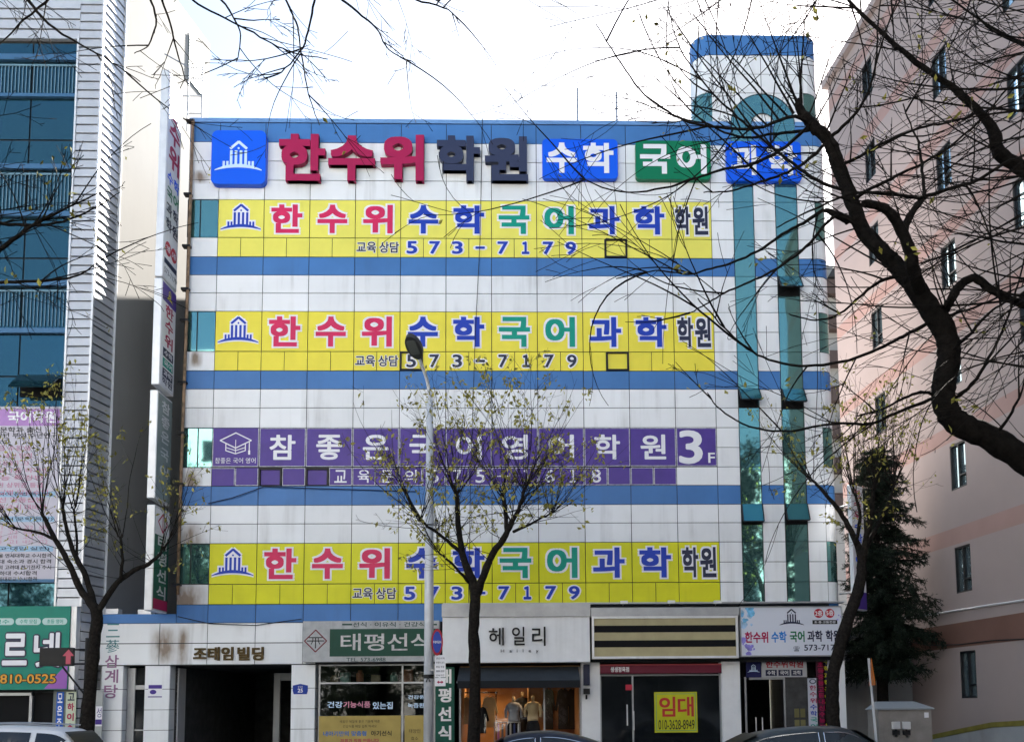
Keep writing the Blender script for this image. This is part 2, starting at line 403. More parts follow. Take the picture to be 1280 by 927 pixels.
CLP = defaultdict(MB); BLP = defaultdict(MB); g = 0.011
def seg(x): return 0 if x < 6.7 else 1 if x < 8.0 else 2
def lev(z): return sum(z < q for q in (19.8, 16.0, 12.3, 8.65, 4.99))
def CLD(x, z): return CLP[(seg(x), lev(z))]
def BLD(x, z): return BLP[(seg(x), lev(z))]
rowsL = [z for z in ROWS if z not in MID]
def cells(x0, x1, rows, skip=()):
    for zt, zb in zip(rows, rows[1:]):
        if any(a-0.01 < zb and zt < b+0.01 for a, b in skip): continue
        j = rng.uniform(-0.0025, 0.0025)
        (BLD if zb in BLUE else CLD)((x0+x1)/2, zb).box(x0+g, x1-g, j, 0.028, zb+g, zt-g)
zsk = ZONES
cells(XL+0.03, CX[0], rowsL, zsk)
for k in range(11):
    x0, x1 = CX[k], CX[k+1]
    cells(x0, x1, [z for z in rowsL if z >= 17.90])
    for a, b in ((16.015, 14.235), (12.32, 10.50), (8.663, 6.878), (5.001, 4.44)):
        if k > 4 and a < 5.1: continue
        cells(x0, x1, [z for z in rowsL if b-0.01 <= z <= a+0.01])
    if k == 10: cells(x0, x1, [9.25, 8.663])
allr = [z for z in ROWS]
for x0, x1 in ((6.06, G1[0]), (G1[1], G2[0]), (G2[1], 9.42)): cells(x0, x1, [z for z in allr if z > 4.9])
# rounded right-hand corner
RC = 0.42; cxr, cyr = XR-RC, RC
def corner(mbx, z0, z1, rad=RC):
    n = 6
    for i in range(n):
        a, b = R(-90+90*i/n), R(-90+90*(i+1)/n)
        p = [(cxr+rad*math.cos(q), cyr+rad*math.sin(q)) for q in (a, b)]
        mbx.quad((p[0][0],p[0][1],z0+g),(p[1][0],p[1][1],z0+g),(p[1][0],p[1][1],z1-g),(p[0][0],p[0][1],z1-g))
CGP = defaultdict(MB)
for zt, zb in zip(ROWS[:-1], ROWS[1:]):
    z = any(a-0.01 < zb and zt < b+0.01 for a, b in ZONES)
    corner(CGP[lev(zb)] if z else (BLD if zb in BLUE else CLD)(9.6, zb), zb, zt)
corner(BLD(9.6, 19.9), 20.47, 20.62)
sidew = MB(); sidew.box(XR-0.012, XR, RC+0.005, 14, 0, 20.6); 
cb = MB()
n = 6
for i in range(n):
    a, b = R(-90+90*i/n), R(-90+90*(i+1)/n)
    p = [(cxr+(RC-0.02)*math.cos(q), cyr+(RC-0.02)*math.sin(q)) for q in (a, b)]
    cb.quad((p[0][0],p[0][1],0),(p[1][0],p[1][1],0),(p[1][0],p[1][1],20.5),(p[0][0],p[0][1],20.5))
cb.build('corner_backing', M_dark, bld)
sidew.build('side_wall', M_white, bld)
# parapet cap
bl2 = MB()
bl2.box(XL+0.02, 9.42, -0.02, 0.3, 20.485, 20.62)
for q in CLP.values(): q.build('panel_cladding', M_white, bld)
for q in BLP.values(): q.build('blue_band', M_blue, bld)
bl2.build('parapet_cap', M_blue2, bld)
mb = MB(); mb.box(XL+0.02, 9.4, 0.31, 14, 20.3, 20.5); mb.build('roof', M_concrete, bld)
for q in CGP.values(): q.build('corner_window', M_teal, bld)
# left end windows: one narrow pane beside each sign, with a mullion
for i, (z0, z1) in enumerate(ZONES):
    mb = MB(); mb.box(XL+0.05, CX[0]-0.014, 0.012, 0.028, z0+0.02, z1-0.02)
    o = sub(mb.build('window', M_teal, bld))
    fr = MB()
    for x in (XL+0.02, CX[0]-0.58+0.12*(i == 2)): fr.box(x, x+0.03, -0.004, 0.03, z0+0.01, z1-0.01)
    fr.build('frame', M_black, o)
# glass columns with their dark joints
def zcol(x): return 20.45
for (x0, x1) in (G1, G2):
    mb = MB()
    zz = [20.47] + [z for z in ROWS if z < 20.4 and (z in BLUE or z in (17.90, 16.645, 14.235, 12.94, 10.5, 9.25, 6.878, 5.622))] + [4.98]
    zz = sorted(set(z for z in zz if z > 4.9), reverse=True)
    for zt, zb in zip(zz, zz[1:]): mb.box(x0+0.012, x1-0.012, -0.006+rng.uniform(-.001, .001), 0.02, zb+0.008, zt-0.008)
    o = sub(mb.build('glass_strip', M_teal, bld))
    fr = MB(); fr.box(x0-0.012, x0+0.01, -0.012, 0.0, 4.98, 20.46); fr.box(x1-0.01, x1+0.012, -0.012, 0.0, 4.98, 20.46)
    fr.build('frame', M_black, o)
def flap(x0, x1, zt, ang, h=0.60):
    mb = MB(); mb.box(x0+0.02, x1-0.02, -0.02, -0.008, zt-h-0.05, zt-0.02); o = sub(mb.build('awning_window', M_blackm, bld))
    s, c = math.sin(R(ang)), math.cos(R(ang)); M = lambda u, v, d: (u, -0.03-(zt-v)*s-d*c, zt-(zt-v)*c+d*s)
    q = MB(); q.mbox(M, x0+0.03, x1-0.01, zt-h, zt-0.01, 0.0, 0.012); q.build('pane', M_tealflap, o)
    q = MB()
    for a, b, e, f in ((x0+0.0, x0+0.03, zt-h, zt), (x1-0.01, x1+0.02, zt-h, zt), (x0+0.03, x1-0.01, zt-h-0.03, zt-h)): q.mbox(M, a, b, e, f, -0.02, 0.02)
    q.build('frame', M_black, o)
flap(*G2, 15.42, 36); flap(*G1, 11.735, 38, .56); flap(*G2, 11.735, 34); flap(*G1, 8.063, 17); flap(*G2, 8.063, 24)
# roof tower with rounded ends
TX0, TX1, TR = 5.62, 9.72, 0.55
def tower_ring(z0, z1, mats, y0=0.005, rad=TR, ins=0.0):
    TX0, TX1 = 5.62+ins, 9.72-ins
    pts = []
    n = 6
    for i in range(n+1):
        a = R(180+90*i/n); pts.append((TX0+rad+rad*math.cos(a), y0+rad+rad*math.sin(a)))
    for i in range(n+1):
        a = R(270+90*i/n); pts.append((TX1-rad+rad*math.cos(a), y0+rad+rad*math.sin(a)))
    pts = [(TX0, .75)]+pts+[(TX1, .75)]
    for a, b in zip(pts, pts[1:]):
        mats.quad((a[0],a[1],z0),(b[0],b[1],z0),(b[0],b[1],z1),(a[0],a[1],z1))
    return pts
tw = MB(); tb = MB(); tk = MB(); tgls = [MB(), MB()]
trs = [23.62, 22.92, 22.27, 21.62, 20.98, 20.63]
tower_ring(20.3, 23.6, tk, y0=0.02, rad=TR-0.01, ins=.02)
tower_ring(22.93, 23.62, tb)
def trow(z0, z1, xs):
    for a, b in zip(xs, xs[1:]): tw.box(a+g, b-g, 0.004, 0.019, z0+g, z1-g)
for zt, zb in zip(trs[1:], trs[2:]):
    trow(zb, zt, [TX0+TR, 6.92, 7.80, 8.68, TX1-TR])
    for side in (0, 1):
        dst = tgls[side] if zt < 21.7 else tw
        n = 6; c0 = TX0+TR if side == 0 else TX1-TR
        for i in range(n):
            a0 = 180+90*i/n if side == 0 else 270+90*i/n
            p = [(c0+TR*math.cos(R(q)), 0.005+TR+TR*math.sin(R(q))) for q in (a0, a0+90/n)]
            dst.quad((p[0][0],p[0][1],zb+g),(p[1][0],p[1][1],zb+g),(p[1][0],p[1][1],zt-g),(p[0][0],p[0][1],zt-g))
        if True:
            x = TX0 if side == 0 else TX1; dst = tw; dst.box(x-0.003, x+0.003, TR+0.03, 0.74, zb+g, zt-g)
top = MB(); top.prism([(TX0+0.05, 0.3), (TX0+0.3, 0.05), (TX1-0.3, 0.05), (TX1-0.05, 0.3), (TX1-0.05, .74), (TX0+0.05, .74)], lambda u, v, d: (u, v, d), 23.5, 23.58)
o = sub(tk.build('roof_tower', M_dark, bld)); tw.build('tower_panels', M_white, o); tb.build('tower_blue_band', M_blue, o)
[q.build('tower_window', M_teal, o) for q in tgls]; top.build('tower_roof', M_concrete, o)
# arched glass ring over the two strips
mb = MB(); fr = MB(); cx, cz = 7.805, 20.53; ro, ri_ = 1.035, 0.37; N = 24
for i in range(N):
    a, b = math.pi*i/N, math.pi*(i+1)/N
    p = [(cx+q*math.cos(t), cz+q*math.sin(t)) for q, t in ((ri_, a), (ro, a), (ro, b), (ri_, b))]
    mb.quad(*[(u, -0.024, v) for u, v in p])
for rr in (ro, ri_): fr.tube([(cx+rr*math.cos(math.pi*i/N), -0.028, cz+rr*math.sin(math.pi*i/N)) for i in range(N+1)], 0.013, 4)
for a in (45, 90, 135): fr.tube([(cx+ri_*math.cos(R(a)), -0.026, cz+ri_*math.sin(R(a))), (cx+ro*math.cos(R(a)), -0.026, cz+ro*math.sin(R(a)))], 0.01, 4)
for s in (-1, 1): mb.box(cx+s*ri_, cx+s*ro, -0.024, -0.02, 19.82, cz-0.003)
o = sub(mb.build('arched_window', M_teal, bld)); fr.build('frame', M_black, o)
# downpipe with brackets, roof ladder, cables
xp = [(-10.45, -0.12, 20.5), (-10.47, -0.12, 14), (-10.5, -0.12, 9), (-10.5, -0.12, 5.3)]
mb = MB(); mb.tube(xp, 0.05, 8); o = sub(mb.build('downpipe', M_rust, bld, smooth=True))
for z in (20.45, 18.0, 16.3, 14.9, 13.9, 11.9, 10.3, 8.7, 7.9, 5.6):
    q = MB(); q.box(-10.66, -10.42, -0.18, 0.02, z-0.035, z+0.035); q.build('bracket', M_black, o)
mb = MB()
for x in (-10.8, -10.35): mb.tube([(x, 0.35, 20.4), (x, 0.35, 22.6)], 0.025, 6)
for z in (21.0, 21.6, 22.2, 22.58): mb.tube([(-10.8, 0.35, z), (-10.35, 0.35, z)], 0.02, 6)
mb.tube([(-10.8, 0.35, 22.58), (-11.3, -0.4, 22.5)], 0.02, 6); mb.tube([(-10.8, 0.35, 21.6), (-11.2, 0.2, 21.5)], 0.02, 6)
mb.build('roof_rail', M_metal, bld)
def cable(pts, r=0.012, name='cable'):
    q = MB(); q.tube(pts, r, 5); return q.build(name, M_black, bld)
cable([at(603, 147, -.05), at(600, 300, -.06), at(594, 420, -.07), at(588, 600, -.06), at(586, 760, -.06)], 0.011)
cable([at(1018, 300, -.06), at(1021, 400, -.06), at(1022, 480, -.06), at(1018, 560, -.06)], 0.011)
cable([at(260, 629, -.05), at(290, 622, -.06), at(330, 608, -.06), at(420, 611, -.06), at(520, 614, -.06)], 0.014)
cable([at(222, 770, -.05), at(262, 779, -.06), at(320, 781, -.06), at(377, 773, -.06)], 0.014)
for (x, y0, y1, lab) in ((722, 110, 150, 'taller left one of the two thin antenna masts on the blue parapet'), (771, 115, 150, 'thin antenna mast nearer the roof tower on the blue parapet')):
    p = at(x, y1, 0.5); q = at(x, y0, 0.5); mb = MB(); mb.tube([(p.x, .5, 20.5), (p.x, .5, q.z)], [0.035, 0.03], 6)
    mb.tube([(p.x-0.1, .5, 20.51), (p.x+0.1, .5, 20.51)], 0.03, 5)
    tag(mb.build('antenna_mast', M_metal), lab, 'antenna', 'antenna masts on the roof')

# ground floor shell: pillars, lintel, passage, shop rooms
def pillar(x0, x1, mat_=None, d=0.45, y0=0.0, rows=True):
    mb = MB()
    if rows:
        zs = [3.16, 2.45, 1.83, 1.22, 0.6, 0.0]
        for a, b in zip(zs, zs[1:]): mb.box(x0+.006, x1-.006, y0, y0+0.02, b+.008, a-.008)
        for x in (x0, x1): 
            for a, b in zip(zs, zs[1:]): mb.box(x-.01 if x == x1 else x, x if x == x1 else x+.01, y0+.022, y0+d, b+.008, a-.008)
    else: mb.box(x0, x1, y0, y0+d, 0, 3.17)
    o = sub(mb.build('pillar', mat_ or M_white, bld))
    if rows:
        q = MB(); q.box(x0+.012, x1-.012, y0+.02, y0+d-.01, 0, 3.16); q.build('core', M_dark, o)
    return o
pillar(-12.74, -12.10); pillar(-11.45, -10.70); pillar(-7.06, -6.34)
pillar(1.74, 2.30, M_wsign, rows=False); pillar(6.03, 6.60, M_wsign, rows=False); pillar(9.43, 9.84, M_white, rows=False)
mb = MB()
for a, b in ((4.44, 3.83), (3.825, 3.175)):
    xs = [-12.93, -11.05, -9.613, CX[1], CX[2], -6.34]
    for x0, x1 in zip(xs, xs[1:]): mb.box(x0+g, x1-g, 0, 0.03, b+g, a-g)
mb.build('lintel', M_white, bld)
mb = MB(); mb.box(-12.95, XL+0.03, -0.015, 0.03, 4.445, 4.72); mb.box(-12.95, XL+0.03, 0.035, 3, 4.69, 4.72); mb.build('wing_blue_band', M_blue, bld)
# soffit and inner walls
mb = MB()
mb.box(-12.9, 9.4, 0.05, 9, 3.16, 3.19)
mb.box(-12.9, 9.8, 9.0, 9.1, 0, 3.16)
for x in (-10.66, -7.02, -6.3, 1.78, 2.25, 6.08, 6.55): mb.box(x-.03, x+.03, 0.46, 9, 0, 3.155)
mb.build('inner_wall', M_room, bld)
mb = MB(); mb.box(-7.0, -6.98, 3.0, 5.4, 0.3, 2.9); mb.box(-8.25, -8.05, 2.6, 2.75, 0, 3.0); mb.box(-7.62, -7.5, 2.6, 2.7, 0, 2.75); mb.box(-8.05, -7.0, 2.62, 2.7, 2.75, 3.0); mb.box(-8.0, -7.65, 2.5, 2.6, 0, .5)
mb.build('passage_door', M_concrete, bld)
mb = MB(); mb.box(-10.66, -10.60, 0.46, 1.1, 0, 3.1); mb.build('passage_jamb', M_alu, bld)
# narrow side door
mb = MB(); mb.box(-12.08, -11.46, 0.35, 0.37, 0.1, 3.1); o = sub(mb.build('side_door', M_darkglass, bld))
q = MB(); q.box(-12.08, -11.85, 0.28, 0.345, 0.0, 3.1); q.box(-11.86, -11.46, 0.3, 0.345, 2.45, 2.58); q.box(-11.86, -11.46, .3, .345, 1.2, 1.24); q.build('frame', M_metal, o)

# ------------------------------------------------------------------ raised letters and sign boxes along the roofline
def raised(body, px, lab, material, r=0.036):
    x0, x1, y0, y1 = px
    a, b = at(x0, y1, -.2), at(x1, y0, -.2)
    mb = MB(); text(mb, body, a.x, b.x, a.z, b.z, FR(), d=0.22, r=r, depth=0.19)
    o = mb.build('sign_letter', material); tag(o, lab, 'sign letter', 'raised letters along the roofline'); return o
raised('한', (348, 407, 168, 226), 'first crimson raised letter, right beside the blue temple emblem', M_crimson)
raised('수', (410, 469, 170, 226), 'middle crimson raised letter, an open roof shape over a bar and stem', M_crimson)
raised('위', (475, 530, 169, 226), 'third crimson raised letter, a ring beside a tall upright', M_crimson)
raised('학', (546, 600, 170, 226), 'first dark navy raised letter, next to the crimson ones', M_navy3)
raised('원', (606, 660, 171, 226), 'second dark navy raised letter, beside the blue sign box', M_navy3)
def signbox(px, lab, material, body):
    a, b = at(px[0], px[3], -.2), at(px[1], px[2], -.2)
    o = empty('sign_box', ((a.x+b.x)/2, 0, a.z), lab, 'sign', 'lit sign boxes along the roofline')
    mb = MB(); mb.prism(rrect(a.x, b.x, a.z, b.z, 0.14), FR(), 0.0, 0.2); mb.build('case', material, o, bevel=0.015)
    h = b.z-a.z; wd = (b.x-a.x)/2; q = MB()
    for i, ch in enumerate(body):
        text(q, ch, a.x+wd*i+0.14-0.04*i, a.x+wd*(i+1)-0.10-0.04*i, a.z+0.14*h, b.z-0.1*h, FR(), d=0.208, r=0.034)
    q.build('lettering', M_lwhite, o)
signbox((678, 772, 174, 223), 'blue rounded sign box with two white letters, between navy letters and green box', M_boxblue, '수학')
signbox((795, 888, 176, 224), 'green rounded sign box with two white letters', M_boxgreen, '국어')
signbox((909, 1001, 177, 226), 'blue rounded sign box over the two glass strips below the roof tower', M_boxblue, '과학')
a, b = at(263, 230, -.25), at(333, 163, -.25)
o = empty('emblem_box', ((a.x+b.x)/2, 0, a.z), 'square blue rounded sign box with a white temple emblem', 'sign', 'lit sign boxes along the roofline')
mb = MB(); mb.prism(rrect(a.x, b.x, a.z, b.z, 0.2), FR(), 0.0, 0.25); mb.build('case', M_boxblue, o, bevel=0.015)
mb = MB(); logo(mb, (a.x+b.x)/2, (a.z+b.z)/2-0.02, 1.42, FR(), 0.258, 0.1); mb.build('emblem', M_paleblue, o)

# ------------------------------------------------------------------ window sign bands
TXT = '한수위수학국어과학'
CM = [M_pinkred]*3+[M_royal]*2+[M_green]*2+[M_royal]*2
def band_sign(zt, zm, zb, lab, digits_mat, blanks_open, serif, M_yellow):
    o = empty('window_sign', (-1.8, 0, zb), lab, 'sign', 'yellow window sign bands')
    zt -= .012; zb += .012
    for k in range(11):
        x0, x1 = CX[k]+.012, CX[k+1]-.012
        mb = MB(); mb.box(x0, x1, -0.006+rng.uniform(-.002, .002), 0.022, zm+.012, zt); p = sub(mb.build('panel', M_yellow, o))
        cx = (x0+x1)/2; h = zt-zm; M = FR()
        if k == 0:
            q = MB(); logo(q, cx, zm+0.50*h, 1.22, M, 0.014, .1, grow=0.045); q.build('emblem_outline', M_lwhite, p)
            q = MB(); logo(q, cx, zm+0.50*h, 1.22, M, 0.018, .1); q.build('emblem', M_royal, p)
        elif k < 10:
            ch = TXT[k-1]; w2, z0, z1 = 0.49, zm+0.12*h, zt-0.12*h
            if ch in '위수어': w2 = 0.47
            q = MB(); text(q, ch, cx-w2, cx+w2, z0, z1, M, d=0.014, r=0.034, grow=0.05); q.build('letter_outline', M_lwhite, p)
            q = MB(); text(q, ch, cx-w2, cx+w2, z0, z1, M, d=0.020, r=0.034); q.build('letter', CM[k-1], p)
        else:
            q2, q3 = MB(), MB()
            for i, ch in enumerate('학원'):
                xa = x0+0.10+i*0.56; text(q2, ch, xa, xa+0.50, zm+.12*h, zt-.12*h, M, d=0.014, r=0.03, grow=0.06); text(q3, ch, xa, xa+0.50, zm+.12*h, zt-.12*h, M, d=0.02, r=0.03)
            q2.build('letter_outline', M_lwhite, p); q3.build('letter', M_navy, p)
    low = ['']*6+['교육', '상담']+list('573-7179')+['']*4
    for i in range(20):
        x0 = CX[0]+0.71965*i+.012; x1 = x0+0.71965-.02
        opened = i in blanks_open
        y = 0.0
        mb = MB()
        if opened: mb.box(x0+.05, x1-.05, 0.004, 0.024, zb+.05, zm-.062)
        else: mb.box(x0, x1, y-0.004+rng.uniform(-.002, .002), 0.022, zb, zm-.012)
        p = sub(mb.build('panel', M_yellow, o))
        if opened:
            q = MB()
            for (a, b, c, d) in ((x0, x1, zm-.055, zm-.01), (x0, x1, zb, zb+.04), (x0, x0+.045, zb+.041, zm-.056), (x1-.045, x1, zb+.041, zm-.056)): q.box(a, b, -0.06, 0.024, c, d)
            q.build('open_frame', M_black, p)
        t = low[i]
        if not t: continue
        cx = (x0+x1)/2; cz = (zb+zm)/2; h = (zm-zb)
        q, q2 = MB(), MB()
        if len(t) == 2: bx, r = (cx-.31, cx+.31, cz-.29*h, cz+.29*h), 0.02
        elif t == '-': bx, r = (cx-.15, cx+.15, cz-.04, cz+.04), 0.02
        elif t == '1': bx, r = (cx-.12, cx+.12, cz-.34*h, cz+.34*h), 0.05
        else: bx, r = (cx-(.17 if not serif else .15), cx+(.17 if not serif else .15), cz-.34*h, cz+.34*h), (0.03 if not serif else 0.022)
        text(q, t, *bx, FR(), d=0.013, r=r, grow=0.07 if len(t) == 1 else 0.05, rnd=True); q.build('letter_outline', M_lwhite, p)
        text(q2, t, *bx, FR(), d=0.02, r=r, rnd=True); q2.build('letter', M_navy if len(t) == 2 else digits_mat, p)
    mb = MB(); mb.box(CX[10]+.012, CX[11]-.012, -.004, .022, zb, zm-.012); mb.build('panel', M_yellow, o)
band_sign(17.90, 16.645, 16.015, 'topmost yellow sign band across the fifth floor windows, blue phone number', M_royal, {17}, 0, mat('hazy_yellow_film', (.78, .72, .12), .4, var=.05, vscale=1.2, island=.05, streak=.12, streakcol=(.35, .3, .08)))  # haze over the top band put into a paler film colour
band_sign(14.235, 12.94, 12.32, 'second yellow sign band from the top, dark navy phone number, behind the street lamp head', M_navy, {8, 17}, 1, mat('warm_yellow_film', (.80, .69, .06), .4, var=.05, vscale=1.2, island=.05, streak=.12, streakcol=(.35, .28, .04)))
band_sign(6.878, 5.622, 5.001, 'lowest yellow sign band, just above the shop signs', M_royal, set(), 0, mat('lime_yellow_film', (.67, .655, .012), .4, var=.06, vscale=1.2, island=.05, streak=.3, streakcol=(.2, .19, .02)))  # weaker light low down put into a darker film colour; streaks are grime
# purple band
zt, zm, zb = 10.49, 9.25, 8.675
o = empty('window_sign', (-1.8, 0, zb), 'purple sign band with white letters across the third floor windows', 'sign')
PT = '참좋은국어영어학원'
def edged(x0, x1, z0, z1, opened=False):
    mb = MB()
    if opened: mb.box(x0+.06, x1-.06, 0.006, 0.024, z0+.03, z1-.06)
    else: mb.box(x0, x1, -0.004+rng.uniform(-.002, .002), 0.022, z0, z1)
    p = sub(mb.build('panel', M_purple, o)); q = MB()
    if opened:
        for (a, b, c, d) in ((x0, x1, z1-.055, z1), (x0, x0+.05, z0, z1-.056), (x1-.05, x1, z0, z1-.056)): q.box(a, b, -0.05, 0.024, c, d)
        q.build('open_frame', M_black, p)
    else:
        e = 0.022
        for (a, b, c, d) in ((x0, x1, z1-e, z1), (x0, x1, z0, z0+e), (x0, x0+e, z0+e, z1-e), (x1-e, x1, z0+e, z1-e)):
            if rng.random() < .85: q.box(a, b, -0.012, -0.0075, c, d)
        q.build('film_edge', M_purpleedge, p)
    return p
for k in range(11):
    x0, x1 = CX[k]+.012, CX[k+1]-.012; p = edged(x0, x1, zm+.02, zt); cx = (x0+x1)/2; h = zt-zm; q = MB()
    if k == 0:
        M = FR(); cz = zm+.62*h
        ribbon(q, [(cx-.48, cz+.08), (cx, cz+.32), (cx+.48, cz+.08), (cx, cz-.16)], .035, M, .012, True)
        ribbon(q, [(cx-.3, cz-.02), (cx-.3, cz-.24), (cx, cz-.34), (cx+.3, cz-.24), (cx+.3, cz-.02)], .03, M, .012)
        ribbon(q, [(cx-.3, cz-.14), (cx, cz-.24), (cx+.3, cz-.14)], .025, M, .012); ribbon(q, [(cx, cz+.1), (cx, cz-.34)], .02, M, .012)
        ribbon(q, [(cx+.42, cz+.06), (cx+.42, cz-.3)], .03, M, .012); ribbon(q, [(cx+.42, cz-.24), (cx+.42, cz-.36)], .06, M, .012)
        text(q, '참좋은 국어 영어', cx-.62, cx+.62, zm+.10*h, zm+.245*h, M, d=.012)
    elif k < 10:
        text(q, PT[k-1], cx-.40, cx+.40, zm+.19*h, zm+.83*h, FR(), d=.012, r=0.022, rnd=True)
    else:
        text(q, '3', x0+.07, x0+.82, zm+.07*h, zt-.06*h, FR(), d=.012, r=.02, rnd=True); text(q, 'F', x1-.27, x1-.06, zm+.1*h, zm+.36*h, FR(), d=.012, r=.015)
    q.build('lettering', M_lwhite, p)
low = ['']*5+list('교육문의575-1618')+['']*3
for i in range(20):
    x0 = CX[0]+0.71965*i+.012; x1 = x0+0.71965-.02; p = edged(x0, x1, zb, zm-.02, i in (2, 4))
    t = low[i]
    if t:
        cx = (x0+x1)/2; cz = (zm+zb)/2; q = MB()
        w2, h2 = (.19, .2) if not t.isdigit() else (.15, .21)
        if t == '-': w2, h2 = .2, .02
        if t == '1': w2 = .11
        text(q, t, cx-w2, cx+w2, cz-h2, cz+h2, FR(), d=.012, r=.012, rnd=True); q.build('lettering', M_lwhite, p)

# ------------------------------------------------------------------ shop fronts (parts of the building)
def shopframe(x0, x1, z1, verticals, horizontals, y=0.16, glassmat=None, w_=0.05, name='shop_window'):
    q = MB(); q.quad((x0, y, 0), (x1, y, 0), (x1, y, z1), (x0, y, z1)); o = sub(q.build(name, glassmat or M_shopglass, bld))
    q = MB()
    for x in [x0+w_/2]+verticals+[x1-w_/2]: q.box(x-w_/2, x+w_/2, y-.03, y+.03, 0, z1)
    xs = [x0+w_/2]+verticals+[x1-w_/2]
    for z in horizontals+[z1-w_/2]:
        for a, b in zip(xs, xs[1:]): q.box(a+w_/2, b-w_/2, y-.028, y+.028, z-w_/2, z+w_/2)
    q.build('frame', M_metal, o); return o
# health food shop window
s1 = (-6.26, -2.72); zt1 = 3.17
xm = AX(503, 880, .15)
o = shopframe(s1[0], s1[1], zt1, [xm], [AZ(450, 853, .15)])
M = FR(0.155)
q = MB(); text(q, '건강', AX(408, 880), AX(427, 880), AZ(420, 884), AZ(420, 876), M, d=.006, r=.02); text(q, '있는집', AX(465, 880), AX(490, 880), AZ(420, 886), AZ(420, 877), M, d=.006, r=.02)
text(q, '건강원', AX(509, 872), AX(530, 872), AZ(520, 873), AZ(520, 868), M, d=.006, r=.02); text(q, '녹즙환', AX(509, 872), AX(530, 872), AZ(520, 884), AZ(520, 878), M, d=.006, r=.02)
q.build('window_lettering', M_paleblue, o)
q = MB(); text(q, '기능식품', AX(428, 880), AX(462, 880), AZ(440, 884), AZ(440, 876), M, d=.006, r=.02); q.build('window_lettering', mat('pink_film', (.6, .25, .35), .4), o)
M_tan = mat('tan_poster', (0.40, 0.30, 0.085), 0.5, var=.1)
for (x0, x1) in ((399, 501), (506, 531)):
    q = MB(); q.box(AX(x0, 900, .14), AX(x1, 900, .14), 0.115, 0.125, 0.55, AZ(450, 894, .14)); p = sub(q.build('window_poster', M_tan, o))
    q = MB(); a, b = AX(x0, 900, .14), AX(x1, 900, .14); M = FR(0.115)
    if x1-x0 > 60:
        textc(q, '태음인 체질에 좋은 기운에 따른', (a+b)/2, AZ(450, 901, .14), .085, M, wmax=1.7, d=.004); textc(q, '건강식품 매일 섭취 하세요', (a+b)/2, AZ(450, 907, .14), .085, M, wmax=1.8, d=.004)
        textc(q, '아기선식', (a+b)/2+.65, AZ(450, 916, .14), .16, M, wmax=.8, d=.004, r=.02)
        q.build('lettering', M_black, p); q = MB(); textc(q, '내아기만의 맞춤형', (a+b)/2-.45, AZ(450, 916, .14), .16, M, wmax=1.3, d=.004, r=.02); q.build('lettering', mat('blue_film', (.02, .14, .45), .4), p)
        q = MB(); textc(q, '저희가 직접 만듭니다', (a+b)/2, AZ(450, 925, .14), .12, M, wmax=1.6, d=.004, r=.02); q.build('lettering', M_crimson, p)
    else:
        textc(q, '태양인', (a+b)/2, AZ(520, 913, .14), .12, M, wmax=.45, d=.004); textc(q, '효소', (a+b)/2, AZ(520, 922, .14), .1, M, wmax=.4, d=.004); q.build('lettering', M_black, p)
# boxes and jars on a shelf behind the transom
q = MB(); q.box(s1[0]+.1, s1[1]-.1, 0.5, 0.9, 2.60, 2.63); sh = tag(q.build('display_shelf', M_metal), 'high shelf behind the transom of the shop with tan window posters', 'shelf')
for i, x in enumerate([-5.9, -5.55, -5.1, -4.6, -4.05, -3.6, -3.2]):
    q = MB(); hh = .22+.16*((i*7) % 3)/2; q.mi = 0
    if i % 2: q.box(x-.14, x+.14, .55, .8, 2.632, 2.632+hh)
    else: q.lathe([(.09, 0), (.12, .03), (.12, hh*.7), (.07, hh*.85), (.07, hh)], (x, .68, 2.632), 12)
    q2 = MB(); q2.box(x-.1, x+.1, .67-.13-.012, .67-.131, 2.66, 2.632+hh*.5)
    ob = q.build('shelf_box' if i % 2 else 'shelf_jar', mat('shelf_item', [(.25, .2, .12), (.12, .25, .2), (.3, .12, .06)][i % 3], .5))
    tag(ob, ['squat round jar at the left end of the high shop shelf', 'plain carton second from the left on the high shop shelf', 'round jar third from the left on the high shop shelf', 'green carton in the middle of the high shop shelf', 'round jar just right of the shelf middle', 'carton second from the right on the high shop shelf', 'round jar at the right end of the high shop shelf'][i], 'jar' if i % 2 == 0 else 'box', 'goods on the high shop shelf')
# vacant shop
s3 = (2.30, 6.03)
xd = AX(791, 880, .15)
o = shopframe(s3[0], s3[1], AZ(820, 842, .1), [xd], [], glassmat=M_darkglass)
q = MB(); q.tube([(AX(784, 890, .1), .08, AZ(784, 906, .1)), (AX(784, 890, .1), .08, AZ(784, 880, .1))], .02, 8); q.tube([(AX(792, 890, .1), .08, AZ(784, 912, .1)), (AX(792, 890, .1), .08, AZ(784, 888, .1))], .02, 8); q.build('door_handle', M_alu, o)
q = MB(); q.box(AX(782, 858, .1), AX(790, 858, .1), .105, .115, AZ(785, 862, .1), AZ(785, 855, .1)); q.build('door_sticker', mat('red_sticker', (.5, .03, .06), .4), o)
q = MB(); q.box(s3[0]+.01, s3[1]-.01, -.06, .12, AZ(820, 841, 0), AZ(820, 831, 0)); st = sub(q.build('fascia_strip', mat('maroon_fascia', (.13, .01, .03), .4), bld))
q = MB(); q.box(s3[0]+.01, s3[1]-.01, -.08, .1, AZ(820, 831, 0)+.003, AZ(820, 829.5, 0)); q.build('trim', mat('red_trim', (.35, .05, .06), .4), st)
q = MB(); text(q, '생생정육점', AX(763, 836), AX(786, 836), AZ(775, 839.5), AZ(775, 833), FR(-.06), d=.008, r=.02); q.build('lettering', M_lwhite, st)
